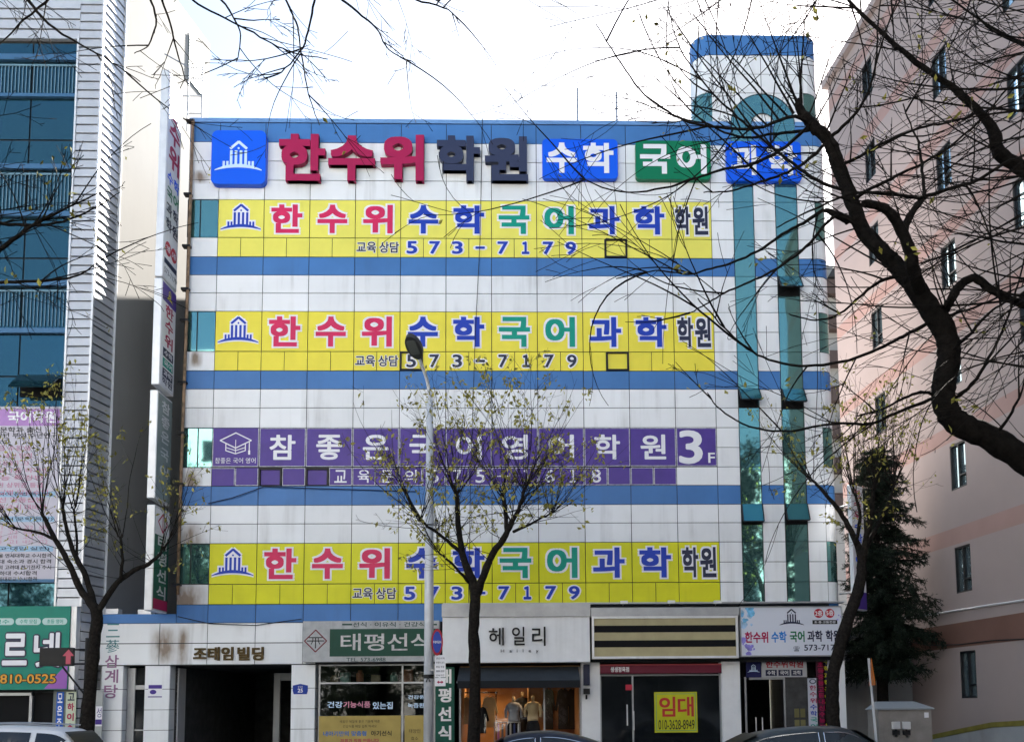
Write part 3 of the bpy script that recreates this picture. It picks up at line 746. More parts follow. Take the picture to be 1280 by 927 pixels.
# stairway entrance
q = MB(); q.box(6.62, 9.42, .9, 1.0, AZ(960, 846), 3.15); q.build('entrance_lintel', M_black, bld)
q = MB(); q.box(AX(934, 880), AX(936.5, 880), .3, .36, 0, 2.7); q.box(AX(980, 880, .3), AX(982, 880, .3), .3, .36, 0, 2.7); q.box(AX(936.5, 850, .3)+.002, AX(980, 850, .3)-.002, .3, .36, 2.62, 2.7); q.build('entrance_frame', M_metal, bld)
q = MB()
for x in (945, 953): q.tube([(AX(x, 900, .5), .5, AZ(x, 918, .5)), (AX(x, 900, .5), .5, AZ(x, 896, .5))], .018, 6)
q.build('entrance_handle', M_alu, bld)
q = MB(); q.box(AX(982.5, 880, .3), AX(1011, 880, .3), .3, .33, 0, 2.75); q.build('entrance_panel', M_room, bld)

# ------------------------------------------------------------------ clothes shop interior, awning
s2 = (-2.0, 1.74)
M_warm = mat('warm_wall', (0.42, 0.24, 0.11), 0.8, var=.1)
q = MB(); q.box(s2[0], s2[1]-.03, 3.4, 3.45, 0, 3.1); q.box(s2[0], s2[0]+.05, .5, 3.4, 0, 3.1); q.box(s2[1]-.07, s2[1]-.02, .5, 3.4, 0, 3.1); q.box(s2[0]+.05, s2[1]-.07, .5, 3.4, 3.05, 3.1); q.box(s2[0]+.06, s2[1]-.08, .3, 3.4, .002, .03)
q.build('shop_room', M_warm, bld)
o = shopframe(s2[0], s2[1], AZ(650, 833, .1), [AX(680.5, 890, .1)], [], y=.3, glassmat=clear_glass('clothes_shop_glass', (.85, .86, .86), .04))
q = MB(); q.box(.1, .12, 1.6, 3.4, 0, 3.05); q.build('partition', M_warm, bld)
for i, (x, y, e) in enumerate(((-1.55, 2.6, 30), (-.55, 2.4, 18), (.2, 1.4, 26), (.95, 2.2, 7))):
    q = MB(); q.lathe([(.05, 0), (.05, .10), (.02, .11)], (x, y, 2.93), 10); q.build('ceiling_spotlight', mat('spot_lamp', (.9, .7, .4), .4, emit=(1, .66, .3), estr=1.5), bld)
    l = bpy.data.lights.new('shop_lamp', 'SPOT'); l.energy = e*.5; l.color = (1, .62, .30); l.spot_size = R(120); l.spot_blend = .7; l.shadow_soft_size = .05
    lo = bpy.data.objects.new('shop_lamp', l); COL.objects.link(lo); lo.location = (x, y, 2.91); attach(lo, bld)
# awning
za, zb_ = AZ(640, 833, -.1), AZ(640, 851, -.9)
M_awn = mat('charcoal_canvas', (.035, .042, .05), .8, var=.15, bump=.2)
xa0, xa1 = AX(573, 845, -.5), AX(724, 845, -.5)
mb = MB(); mb.hexa([(xa0, -.95, zb_), (xa1, -.95, zb_), (xa1, -.02, za-.02), (xa0, -.02, za-.02), (xa0, -.95, zb_+.02), (xa1, -.95, zb_+.02), (xa1, -.02, za), (xa0, -.02, za)])
o = empty('shop_awning', (0, 0, zb_), 'dark charcoal canvas awning over the lit clothes shop window', 'awning'); mb.build('canopy', M_awn, o)
mb = MB(); mb.box(xa0, xa1, -.97, -.955, zb_-.2, zb_+.018); mb.build('valance', mat('dark_canvas', (.012, .014, .017), .85), o)
mb = MB(); mb.tube([(xa0-.03, -.93, zb_-.02), (xa1+.03, -.93, zb_-.02)], .025, 8); mb.build('front_bar', M_metal, o)
# garments, rails, mannequins
def shirt(cx, cy, z, w2, h, material, lab, long=True):
    mb = MB(); M = FR(cy)
    p = [(-.5, -1), (.5, -1), (.46, -.35), (.62, -.55 if long else -.3), (.8, -.5 if long else -.28), (.5, -.02), (.16, .06), (0, 0.0), (-.16, .06), (-.5, -.02), (-.8, -.5 if long else -.28), (-.62, -.55 if long else -.3), (-.46, -.35)]
    mb.prism([(cx+u*w2, z+v*h) for u, v in p], M, 0, .09); o = mb.build('hanging_shirt', material, bevel=.03)
    q = MB(); q.tube([(cx-.22, cy-.04, z-.0), (cx, cy-.04, z+.1), (cx+.22, cy-.04, z)], .008, 5); q.tube([(cx, cy-.04, z+.1), (cx, cy-.02, z+.19)], .006, 5)
    tag(o, lab, 'shirt', 'tops hanging in the clothes shop'); sub(o); q.build('hanger', M_metal, o)
zr = AZ(600, 865, 2.0)
q = MB(); xl, xr = AX(577, 866, 2), AX(622, 866, 2); q.tube([(xl, 2.0, zr), (xr, 2.0, zr)], .018, 8)
for x in (xl+.05, xr-.05): q.tube([(x, 2.0, zr), (x, 2.0, 0.03)], .018, 8)
tag(q.build('clothes_rail', M_black), 'black clothes rail at the left of the lit shop window', 'clothes rail')
M_cream = mat('cream_cloth', (.62, .48, .28), .9, var=.1); M_darkc = mat('dark_cloth', (.02, .02, .022), .9); M_bluec = mat('pale_stripe_cloth', (.3, .33, .4), .9)
shirt(AX(586, 880, 2), 2.0, zr-.17, .34, .85, M_cream, 'cream top hanging leftmost on the black rail')
shirt(AX(612, 880, 2), 2.0, zr-.17, .36, .95, M_cream, 'cream shawl collar coat hanging at the right end of the rail')
shirt(AX(601, 890, 1.2), 1.2, AZ(601, 884, 1.2), .34, .8, M_darkc, 'dark tee hanging in front of the cream tops')
q = MB(); q.tube([(AX(618, 900, 1), 1.0, AZ(618, 902, 1)), (AX(650, 900, 1), 1.0, AZ(650, 902, 1))], .016, 8)
for x in (618, 650): q.tube([(AX(x, 900, 1), 1.0, AZ(x, 902, 1)), (AX(x, 900, 1), 1.0, 0.03)], .016, 8)
tag(q.build('clothes_rail', M_metal), 'low clothes rail carrying narrow coloured garments behind the dark car', 'clothes rail')
for i, c in enumerate([(.35, .12, .3), (.12, .12, .14), (.3, .3, .33), (.55, .5, .42), (.06, .08, .22), (.6, .6, .62)]):
    x = AX(623+5*i, 900, 1); mb = MB(); z1 = AZ(630, 903, 1)
    mb.prism([(x-.03, z1-.85), (x+.03, z1-.85), (x+.025, z1-.04), (x, z1), (x-.025, z1-.04)], FR(.8), -.42, 0)
    tag(mb.build('hanging_garment', mat('garment', c, .9, var=.15)), ['plum', 'black', 'mid grey', 'beige', 'navy', 'white'][i]+' garment seen edge-on on the low clothes rail', 'garment', 'garments on the low rail')
def mannequin(px, py, Y, s, cloth, skirt, lab):
    p = at(px, py, Y); o = empty('mannequin', (p.x, Y, .03), lab, 'mannequin', 'mannequins in the clothes shop'); t = p.z
    mb = MB(); mb.lathe([(.05, 0), (.055, .08), (.05, .16), (.02, .18)], (p.x, Y, t-.1), 12); mb.build('neck', M_cream, o, smooth=True)
    mb = MB(); mb.lathe([(.15, -.62), (.155, -.5), (.135, -.36), (.17, -.2), (.19, -.1), (.15, -.03), (.06, .0)], (p.x, Y, t-.1), 16, 1.15, .7)
    for sgn in (-1, 1): mb.tube([(p.x+sgn*.18, Y, t-.2), (p.x+sgn*.25, Y, t-.38), (p.x+sgn*.24, Y-.05, t-.58)], [.06, .05, .04], 8)
    mb.build('top', cloth, o, smooth=True)
    mb = MB(); mb.lathe([(.26, -1.35), (.22, -1.0), (.19, -.75), (.15, -.6)], (p.x, Y, t-.1), 16, 1.1, .8); mb.build('skirt', skirt, o, smooth=True)
    mb = MB(); mb.lathe([(.16, 0), (.16, .02), (.02, .03), (.02, t-1.4)], (p.x, Y, .03), 12); mb.build('stand', M_metal, o)
mannequin(666, 872, 1.0, 1, M_cream, M_darkc, 'mannequin in a cream top and long dark skirt under the shop lights')
mannequin(642, 873, 1.3, 1, M_bluec, M_darkc, 'left mannequin in a grey top and dark skirt')
mannequin(653, 867, 2.0, 1, M_darkc, M_darkc, 'rear mannequin all in dark clothes')
q = MB(); M = FR(3.39); 
for i, (x, w2) in enumerate(((686, .3), (704, .35), (716, .3))):
    shirt(AX(x, 890, 3.0), 3.0, AZ(x, 862, 3.0), w2, 1.3, M_darkc, ['long black coat on the right wall nearest the partition', 'long black coat in the middle of the right wall', 'long black coat at the right end of the clothes shop'][i])

# ------------------------------------------------------------------ shop signs
def sboard(name, x0, x1, z0, z1, lab, material, d=.4, cat='sign', group=None, frame=None, fw=.05):
    o = empty(name, ((x0+x1)/2, 0, z0), lab, cat, group)
    mb = MB(); mb.box(x0, x1, -d, -.035, z0, z1); mb.build('board', material, o, bevel=.008)
    if frame:
        q = MB()
        for (a, b, c, e) in ((x0, x1, z1-fw, z1), (x0, x1, z0, z0+fw), (x0, x0+fw, z0+fw, z1-fw), (x1-fw, x1, z0+fw, z1-fw)): q.box(a, b, -d-.035, -d-.002, c, e)
        q.build('frame', frame, o)
    return o
# health food shop sign
a, b = at(378, 827, -.35), at(549, 775, -.35)
M_worn = mat('worn_white_sheet', (.40, .41, .42), .5, var=.18, vscale=3, streak=.9, streakcol=(.09, .09, .085))
o = sboard('shop_sign', a.x, b.x, a.z, b.z, 'weathered pale shop sign with a green field and diamond emblem', M_worn, .35)
def Px(x, y, Y): q = at(x, y, Y); return q.x, q.z
gx0, gz0 = Px(412, 820, -.35); gx1, gz1 = Px(548, 785, -.35)
mb = MB(); mb.box(gx0, gx1, -.362, -.352, gz0, gz1); mb.build('green_field', mat('deep_green', (.004, .055, .035), .45, var=.1), o)
M = FR(-.362); q = MB()
for i, ch in enumerate('태평선식'):
    x0 = gx0+.33+i*.70; text(q, ch, x0, x0+.60, gz0+.17, gz1-.14, M, d=.01, r=.01)
q.build('lettering', mat('worn_white_film', (.5, .5, .5), .5, var=.3, vscale=8), o)
M = FR(-.35); q = MB()
text(q, '선식 · 이유식 · 건강식', AX(441, 780, -.35), AX(531, 780, -.35), AZ(480, 783, -.35), AZ(480, 777, -.35), M, d=.006, r=.012)
ribbon(q, [Px(428, 780, -.35), Px(440, 780, -.35)], .05, M, .006); ribbon(q, [Px(534, 780, -.35), Px(546, 780, -.35)], .05, M, .006)
text(q, 'TEL. 573-6988', AX(433, 823, -.35), AX(482, 823, -.35), AZ(450, 826, -.35), AZ(450, 821.5, -.35), M, d=.006, r=.008); q.build('lettering', mat('dark_green_film', (.02, .06, .05), .5), o)
q = MB(); cx_, cz_ = Px(394.5, 800.5, -.35); ribbon(q, [(cx_-.33, cz_), (cx_, cz_+.33), (cx_+.33, cz_), (cx_, cz_-.33)], .035, M, .006, True); q.build('emblem', mat('maroon_film', (.16, .02, .03), .5), o)
q = MB(); ribbon(q, [(cx_-.2, cz_+.1), (cx_+.2, cz_+.1)], .03, M, .007); ribbon(q, [(cx_-.26, cz_), (cx_+.26, cz_)], .03, M, .007); ribbon(q, [(cx_, cz_+.1), (cx_, cz_-.22)], .03, M, .007)
for s in (-1, 1): ribbon(q, [(cx_+s*.08, cz_+.1), (cx_+s*.08, cz_), (cx_+s*.13, cz_-.1)], .025, M, .007)
q.build('emblem', M_black, o)
# clothes shop sign
a, b = at(553, 828, -.5), at(737, 770, -.5)
o = sboard('shop_sign', a.x, b.x, a.z, b.z, 'plain white shop sign with slim black brush letters above the charcoal awning', M_wsign, .5)
q = MB(); q.box(a.x-.02, b.x+.02, -.56, -.04, b.z+.002, 4.927); q.build('cap', M_metal, o)
q = MB(); M = FR(-.5)
for ch, (x0, x1, y0, y1) in zip('헤일리', ((611, 630, 784, 806), (640, 656, 783, 806), (665, 682, 783, 807))): text(q, ch, AX(x0, 800, -.5), AX(x1, 800, -.5), AZ(640, y1, -.5), AZ(640, y0, -.5), M, d=.05, depth=.03, r=.008)
text(q, 'Hailey', AX(626, 813, -.5), AX(673, 813, -.5), AZ(640, 816, -.5), AZ(640, 811, -.5), M, d=.03, depth=.015, r=.0, spacing=2.6); q.build('lettering', M_black, o)
def lamps(o, pts, Y):
    for x, y in pts:
        p = at(x, y, Y); q = MB(); q.box(p.x-.11, p.x+.11, Y-.08, Y+.08, p.z-.045, p.z+.045); q.tube([(p.x, Y+.05, p.z), (p.x, Y+.35, p.z-.05)], .015, 5); q.build('sign_lamp', M_alu, o)
lamps(o, ((574, 757.5), (621, 757), (669, 756.5), (717, 756.5)), -.45)
# striped vacant sign
a, b = at(740, 823, -.45), at(922, 769, -.45)
M_beige = mat('beige_board', (.40, .35, .20), .5, var=.08, streak=.2)
o = sboard('shop_sign', a.x, b.x, a.z, b.z, 'blank beige sign board crossed by two black stripes, above the vacant shop', M_beige, .45, frame=M_alu, fw=.07)
h = b.z-a.z
for k in (.27, .62):
    q = MB(); q.box(a.x+.075, b.x-.075, -.458, -.452, a.z+h*k, a.z+h*(k+.16)); q.build('black_stripe', M_blackm, o)
q = MB(); q.box(a.x-.02, b.x+.04, -.5, -.036, b.z+.002, b.z+.26); q.build('cap', M_metal, o)
lamps(o, ((780, 752.5), (839, 752), (897, 752)), -.4)
q = MB(); q.box(-2.46, 9.8, -.3, -.035, 4.93, 4.98); q.build('ledge', M_metal, bld)
# institute sign over the stairway
a, b = at(926, 820, -.4), at(1052, 757, -.4)
M_lightbox = mat('white_light_box', (.64, .67, .76), .35)
o = sboard('shop_sign', a.x, b.x, a.z, b.z, 'white institute sign with temple emblem and coloured letters over the stairway entrance', M_lightbox, .4, frame=M_metal, fw=.03)
M = FR(-.4); X_ = lambda x, y=790: AX(x, y, -.4); Z_ = lambda y, x=990: AZ(x, y, -.4)
def put(s, x0, x1, y0, y1, mt, r=.02, rnd=False, d=.006, nm='lettering'):
    q = MB(); text(q, s, X_(x0), X_(x1), Z_(y1, (x0+x1)/2), Z_(y0, (x0+x1)/2), M, d=d, r=r, rnd=rnd); return q.build(nm, mt, o)
put('한수위', 931, 960, 789, 803, M_crimson, .03); put('수학', 964, 983, 788.5, 802.5, mat('sky_blue_film', (.02, .2, .6), .4), .03); put('국어', 987, 1005.5, 788, 802, mat('dark_green_letter', (.01, .16, .07), .4), .03)
put('과학', 1009, 1028, 787.5, 801.5, M_navy, .03); put('학원', 1032, 1050, 787, 801, M_navy, .03); put('☎', 991, 999, 807, 813.5, M_navy, .0); put('573-7179', 1004.5, 1052-3.5, 805, 812.5, M_navy, .012)
q = MB(); cxl, czl = X_(990), Z_(772); logo(q, cxl, czl, .72, M, .006, .1); q.build('emblem', M_navy, o)
M_redc = mat('red_disc', (.45, .02, .04), .4)
q = MB()
for x in (1024, 1038): q.prism(ellipse(X_(x), Z_(766, x), .14, .14), M, .003, .008)
q.build('red_disc', M_redc, o)
put('2층', 1019.5, 1028.5, 762.5, 769.5, M_lwhite, .02, d=.012); put('5층', 1033.5, 1042.5, 762, 769, M_lwhite, .02, d=.012)
q = MB(); q.box(X_(1016), X_(1047), -.406, -.402, Z_(779.5, 1030), Z_(774.5, 1030)); q.build('black_strip', M_black, o)
put('초·중·고등전문', 1018, 1045, 775.5, 778.5, M_lwhite, .01, d=.01)
M_wash = bpy.data.materials.new('watercolour'); M_wash.use_nodes = True
def washes(name, col, cxw, czw, rad, n, sd):
    q = MB(); r2 = random.Random(sd)
    for i in range(n):
        an = r2.uniform(0, 6.28); dd = rad*math.sqrt(r2.random()); u, v = cxw+dd*math.cos(an)*.8, czw+dd*math.sin(an); rr = rad*r2.uniform(.12, .4)
        pl = [(u+rr*math.cos(t*.698)*r2.uniform(.7, 1.2), v+rr*math.sin(t*.698)*r2.uniform(.7, 1.2)) for t in range(9)]
        pl = [(max(u_, a.x+.04), min(max(v_, a.z+.04), b.z-.04)) for u_, v_ in pl]
        d_ = .0022+i*.00025; q.v += [M(u_, v_, d_) for u_, v_ in pl]; nv = len(q.v); q.f.append(tuple(range(nv-9, nv))); q.m.append(0)
    q.build(name, mat(name, col, .4, var=.35, vscale=7), o)
washes('blue_wash', (.16, .45, .72), X_(934), Z_(768, 934), .30, 10, 1); washes('pale_wash', (.35, .55, .8), X_(936), Z_(772, 934), .33, 7, 4)
washes('violet_wash', (.25, .22, .62), X_(934), Z_(808, 934), .26, 9, 2); washes('violet_wash', (.42, .38, .72), X_(1049), Z_(772, 1049), .12, 4, 3)
# entrance sign and banners
a, b = at(933, 846, .25), at(1008, 822, .25)
o = empty('entrance_sign', ((a.x+b.x)/2, .25, a.z), 'small dim sign with emblem under the white institute sign', 'sign')
q = MB(); q.box(a.x, AX(951, 835, .25), .25, .3, a.z, b.z); q.build('emblem_plate', mat('deep_navy', (.012, .015, .09), .5), o)
q = MB(); q.box(AX(952, 835, .25), b.x, .25, .3, a.z, b.z); q.build('board', mat('grey_white', (.42, .43, .47), .5), o)
M = FR(.25); q = MB(); logo(q, (a.x+AX(951, 835, .25))/2, (a.z+b.z)/2-.03, .36, M, .006, .1); q.build('emblem', M_paleblue, o)
q = MB(); text(q, '한수위학원', AX(957, 830, .25), AX(1004, 830, .25), AZ(980, 834, .25), AZ(980, 825, .25), M, d=.006, r=.03); q.build('lettering', mat('dull_red', (.35, .03, .05), .5), o)
q = MB()
for x0 in (957, 973, 989): q.box(AX(x0, 840, .25), AX(x0+14, 840, .25), .244, .249, AZ(980, 844, .25), AZ(980, 836.5, .25))
q.build('black_plate', M_navy, o)
q = MB()
for x0, s in ((957, '수학'), (973, '국어'), (989, '과학')): text(q, s, AX(x0+2, 840, .25), AX(x0+12, 840, .25), AZ(980, 843, .25), AZ(980, 837.5, .25), FR(.244), d=.004, r=.01)
q.build('lettering', M_lwhite, o)
def vbanner(x0, x1, y0, y1, Y, lab, material, chars, cols, cat='banner', name='vertical_banner', group=None, r=.02):
    a, b = at(x0, y1, Y), at(x1, y0, Y); a.z = max(a.z, .15)
    o = empty(name, ((a.x+b.x)/2, Y, a.z), lab, cat, group); q = MB(); q.box(a.x, b.x, Y, Y+.03, a.z, b.z); q.build('sheet', material, o)
    n = len(chars); zz = [AZ(x0, y0+(y1-y0)*i/n, Y) for i in range(n+1)]; byc = {}
    for i, ch in enumerate(chars):
        if ch == ' ': continue
        byc.setdefault(cols[i], MB()); m_ = (zz[i]-zz[i+1]); w_ = b.x-a.x
        text(byc[cols[i]], ch, a.x+w_*.16, b.x-w_*.16, zz[i+1]+.12*m_, zz[i]-.12*m_, FR(Y), d=.006, r=r)
    for c, q in byc.items(): q.build('lettering', c, o)
    return o
M_bblue = mat('banner_blue', (.02, .10, .45), .5, var=.2); M_bdark = mat('banner_wine', (.06, .012, .03), .5); M_bwhite = mat('banner_white', (.5, .52, .6), .5)
vbanner(1012, 1022, 847, 927, .2, 'white vertical banner with multicoloured letters beside the stairway entrance', M_bwhite, '○한수위수학국어과학', [M_navy, M_crimson, M_crimson, M_crimson, M_royal, M_royal, M_green, M_green, M_navy, M_navy], group='banners by the stairway')
vbanner(1023, 1031, 826, 927, .2, 'dark wine vertical banner with small red letters', M_bdark, '초등중등고등내신수능전문반', [M_crimson]*13, group='banners by the stairway')
vbanner(1031.5, 1037, 822, 927, .2, 'narrow dark blue vertical banner with pale letters', mat('banner_navy', (.02, .02, .07), .5), '수학과학국어영어논술내신', [M_yellow]*12, group='banners by the stairway')
vbanner(1038, 1054, 824, 927, .05, 'white and blue banner half hidden by the bare right-hand street tree', mat('banner_white2', (.55, .57, .64), .5), '위한 학원  ', [M_crimson, M_royal, M_royal, M_green, M_green, M_green, M_green], group='banners by the stairway')
q = MB()
for i in range(3):
    for j in range(2):
        x = AX(993+7.5*j, 880, .26); z = AZ(995, 885+14*i, .26); q.box(x, x+.15, .285, .297, z-.27, z)
ob = q.build('entrance_poster', mat('dim_poster', (.13, .12, .05), .6, island=.5), bld)
# green vertical sign, address plaque, stickers, rental notice
vbanner(544, 568, 833, 927, -.06, 'narrow green vertical sign with worn white letters left of the clothes shop', mat('dull_green', (.004, .075, .05), .45, var=.15), '태평선식', [M_alu]*4, 'sign', 'vertical_sign', r=.03)
a, b = at(366, 867, 0), at(385, 854, 0)
o = empty('address_plaque', ((a.x+b.x)/2, 0, a.z), 'blue house number plaque on the pale pillar beside the dark passage', 'plaque')
q = MB(); q.prism([(a.x+.03, a.z), (b.x-.03, a.z), (b.x, a.z+.1), (b.x, b.z-.05), ((a.x+b.x)/2, b.z), (a.x, b.z-.05), (a.x, a.z+.1)], FR(), .003, .015); q.build('plate', mat('plaque_blue', (.01, .04, .3), .4), o)
q = MB(); textc(q, '25', (a.x+b.x)/2, a.z+.11, .12, FR(), d=.02, r=.02); textc(q, '중앙로', (a.x+b.x)/2, b.z-.09, .05, FR(), d=.02); q.build('lettering', M_lwhite, o)
a, b = at(185, 871, 0), at(203, 855, 0)
o = empty('security_sticker', ((a.x+b.x)/2, 0, a.z), 'white sticker with violet top strip on the rust stained pillar', 'sticker')
q = MB(); q.box(a.x, b.x, -.008, -.003, a.z, b.z); q.build('sheet', M_lwhite, o); q = MB(); q.box(a.x+.01, b.x-.01, -.011, -.0085, b.z-.12, b.z-.01); q.box(a.x, b.x, -.011, -.0085, a.z, a.z+.03)
q.prism(ellipse((a.x+b.x)/2-.06, (a.z+b.z)/2-.03, .1, .07, 12), FR(), .0085, .011); q.build('violet_print', mat('violet', (.06, .03, .25), .4), o)
o_rent = empty('rental_notice', (AX(845, 916, .1), .1, AZ(845, 916, .1)), 'yellow rental notice with red letters in the dark vacant shop window', 'notice')
a, b = at(818.5, 915, .1), at(871, 864, .1)
q = MB(); q.box(a.x, b.x, .085, .095, a.z, b.z); q.build('sheet', mat('notice_yellow', (.50, .50, .015), .5, var=.08), o_rent)
q = MB(); M = FR(.085)
for (u0, u1, v0, v1) in ((a.x+.05, b.x-.05, b.z-.065, b.z-.05), (a.x+.05, b.x-.05, a.z+.05, a.z+.065), (a.x+.05, a.x+.065, a.z+.065, b.z-.065), (b.x-.065, b.x-.05, a.z+.065, b.z-.065)): q.box(u0, u1, .081, .0845, v0, v1)
q.build('border', M_green, o_rent)
q = MB(); text(q, '임', AX(824, 880, .1), AX(844, 880, .1), AZ(845, 895, .1), AZ(845, 870, .1), M, d=.006, r=.022); text(q, '대', AX(847, 880, .1), AX(867, 880, .1), AZ(845, 895, .1), AZ(845, 870, .1), M, d=.006, r=.022); q.build('lettering', mat('notice_red', (.45, .03, .03), .5), o_rent)
q = MB(); text(q, '010-3628-8949', AX(823, 905, .1), AX(868, 905, .1), AZ(845, 911, .1), AZ(845, 899, .1), M, d=.006, r=.008); q.build('lettering', M_black, o_rent)
# building name over the passage, restaurant lettering on the pillar
q = MB(); text(q, '조태임', AX(242, 817), AX(292, 817), AZ(270, 825), AZ(270, 808), FR(), d=.05, depth=.045, r=.035); text(q, '빌딩', AX(297, 817), AX(330, 817), AZ(310, 825), AZ(310, 808), FR(), d=.05, depth=.045, r=.035)
tag(q.build('name_lettering', mat('tarnished_bronze', (.055, .038, .015), .35, .6, var=.4, vscale=14)), 'tarnished bronze raised lettering over the dark passage', 'lettering')
o = empty('painted_lettering', (-12.4, 0, 2), 'faded teal and mauve vertical lettering down the leftmost pale pillar', 'lettering')
q, q2 = MB(), MB(); ys = [(779, 796), (799, 815), (818, 834), (836, 853), (855, 872)]
for i, (ch, (y0, y1)) in enumerate(zip('三蔘삼계탕', ys)): text(q if i < 2 else q2, ch, AX(131.5, 830), AX(148.5, 830), AZ(140, y1), AZ(140, y0), FR(), d=.012, r=.0 if i < 2 else .015)
q.build('lettering', mat('faded_teal', (.07, .22, .24), .6, var=.2), o); q2.build('lettering', mat('faded_mauve', (.30, .16, .28), .6, var=.2), o)
q = MB(); p = at(750-9, 840, -.0); q.box(AX(729, 840), AX(737, 840), -.1, -.005, AZ(735, 856), AZ(735, 830)); tag(q.build('wall_box', M_navy), 'slim dark box fixed to the white pillar by the clothes shop', 'box')
q = MB(); q.box(AX(729, 860), AX(737, 860), -.16, -.005, AZ(735, 867), AZ(735, 860)); q.tube([at(733, 868, -.1), at(733, 873, -.05)], .03, 6); tag(q.build('wall_lamp', M_black), 'small black wall lamp below the slim box on the white pillar', 'lamp')
# floodlights on the wing roof
for i, (x, y) in enumerate(((142, 765), (183, 766))):
    p = at(x, y, .3); q = MB(); q.box(p.x-.2, p.x+.2, .15, .45, p.z-.06, p.z+.1); q.box(p.x-.05, p.x+.05, .25, .35, 4.7, p.z-.06)
    tag(q.build('floodlight', M_alu), ['pale floodlight at the left end of the low blue wing roof', 'pale floodlight on the low wing roof, near the downpipe'][i], 'lamp', 'lamps on the wing roof')

# ------------------------------------------------------------------ left neighbour: silver siding, blue glazing, plain side wall
YL = -0.6
lb = empty('silver_building', (-14, 3, 0), 'silver sided building with blue glazing and blank pale side wall, at the far left', 'building')
xg0, xg1, xe = -22.0, -13.94, -13.19            # glazing, glazing edge, front corner
Zl = lambda y, x=50: AZ(x, y, YL)
mb = MB(); mb.box(-22, xe-.02, YL+.16, YL+.3, 0, 25.5); mb.box(-22, -13.6, YL+.3, 9, 0, 25.2); mb.build('wall', M_dark, lb)
# siding on the front edge and above the glazing
mb = MB(); z = 4.9
while z < 25.3:
    mb.hexa([(xg1+.06, YL-.03, z), (xe, YL-.03, z), (xe, YL+.12, z), (xg1+.06, YL+.12, z), (xg1+.06, YL, z+.25), (xe, YL, z+.25), (xe, YL+.12, z+.25), (xg1+.06, YL+.12, z+.25)]); z += .285
mb.build('front_siding', M_louv, lb)
mb = MB(); z = Zl(49)
while z < 25.3:
    mb.hexa([(xg0, YL-.03, z), (xg1+.05, YL-.03, z), (xg1+.05, YL+.12, z), (xg0, YL+.12, z), (xg0, YL, z+.30), (xg1+.05, YL, z+.30), (xg1+.05, YL+.12, z+.30), (xg0, YL+.12, z+.30)]); z += .34
mb.build('top_siding', M_louv, lb)
mb = MB(); mb.box(xg1, xg1+.055, YL-.05, YL+.1, 4.9, Zl(49)); mb.box(xe+.002, xe+.06, YL-.05, YL+.02, 4.9, 25.5); mb.build('corner_trim', M_alu, lb)
# glazing: storeys of window row and balustrade row
lev_y = [51, 68, 75, 117, 121, 174, 205, 211, 264, 270, 322, 350, 357, 410, 416, 470, 505]
M_fr = mat('blue_grey_mullion', (.03, .07, .11), .4, .3)
M_balus = mat('pale_baluster', (.13, .23, .30), .5)
M_band = mat('blue_transom', (.05, .13, .24), .4, .2)
def pane(x0, x1, y0, y1, name='window', m_=None, ypl=YL+.1):
    q = MB(); q.box(x0, x1, ypl, ypl+.02, Zl(y1), Zl(y0)); return sub(q.build(name, m_ or M_blueglass, lb))
xv = [-15.36 - 1.445*k for k in range(6)]; xs_ = [xg1]+xv
for (y0, y1, kind) in ((52, 66, 'w'), (76, 116, 'b'), (122, 172, 'w'), (174, 203, 'w'), (212, 262, 'b'), (271, 320, 'w'), (322, 348, 'w'), (358, 408, 'b'), (417, 468, 'w'), (470, 507, 'w'), (728, 757, 'w')):
    for a, b in zip(xs_[1:], xs_):
        o = pane(a+.025, b-.025, y0, y1)
        if kind == 'b':
            q = MB(); n_ = int((b-a)/.11)
            for i in range(n_): x = a+.06+i*.11; q.box(x, x+.022, YL+.06, YL+.085, Zl(y1)+.04, Zl(y0)-.14)
            q.box(a, b, YL+.055, YL+.085, Zl(y0)-.135, Zl(y0)-.08); q.build('balustrade', M_balus, o)
q = MB()
for (y0, y1) in ((68, 75), (117, 121), (205, 211), (264, 270), (350, 357), (410, 416)): q.box(xg0, xg1-.003, YL-.02, YL+.12, Zl(y1), Zl(y0))
q.build('transom', M_band, lb)
M2 = lambda u, v, d: (u, YL-.02-(Zl(470)-v)*.7-d*.7, Zl(470)-(Zl(470)-v)*.7+d*.7)
q = MB(); q.mbox(M2, -15.3, -14.04, Zl(470)-.75, Zl(470), 0, .04); q.build('awning_window', glass('dark_flap', (.02, .07, .09), facing=.6), lb)
q = MB(); q.box(-15.28, -14.06, YL+.06, YL+.09, Zl(470)-.62, Zl(470)-.05); q.build('opening', M_blackm, lb)
# angled side: siding strip then plain render
P0 = Vector((xe, YL, 0)); dS = Vector((.177, 1, 0)).normalized(); nS = Vector((dS.y, -dS.x, 0))
SL = lambda u, v, d: tuple(P0+dS*u+nS*d+Vector((0, 0, v)))
mb = MB(); z = .2
while z < 25.3: 
    p = [SL(.06, z, .03), SL(1.10, z, .03), SL(1.10, z, -.1), SL(.06, z, -.1), SL(.06, z+.25, 0), SL(1.10, z+.25, 0), SL(1.10, z+.25, -.1), SL(.06, z+.25, -.1)]; mb.hexa(p); z += .285
mb.build('side_siding', M_louv, lb)
mb = MB(); mb.mbox(SL, .05, 1.12, 0, 25.4, -.2, -.105); mb.build('siding_backing', M_dark, lb)
mb = MB(); mb.mbox(SL, 1.12, 6.6, 0, 27.4, -.6, .02); mb.build('side_wall', M_sidewall, lb)
mb = MB(); mb.tube([SL(1.13, 0, .04), SL(1.13, 25.5, .04)], .04, 6); mb.build('side_trim', M_alu, lb)
p0, p1 = onplane(232, 92, P0, nS), onplane(244, 50, P0, nS); u0, u1 = (p0-P0).dot(dS), (p1-P0).dot(dS)
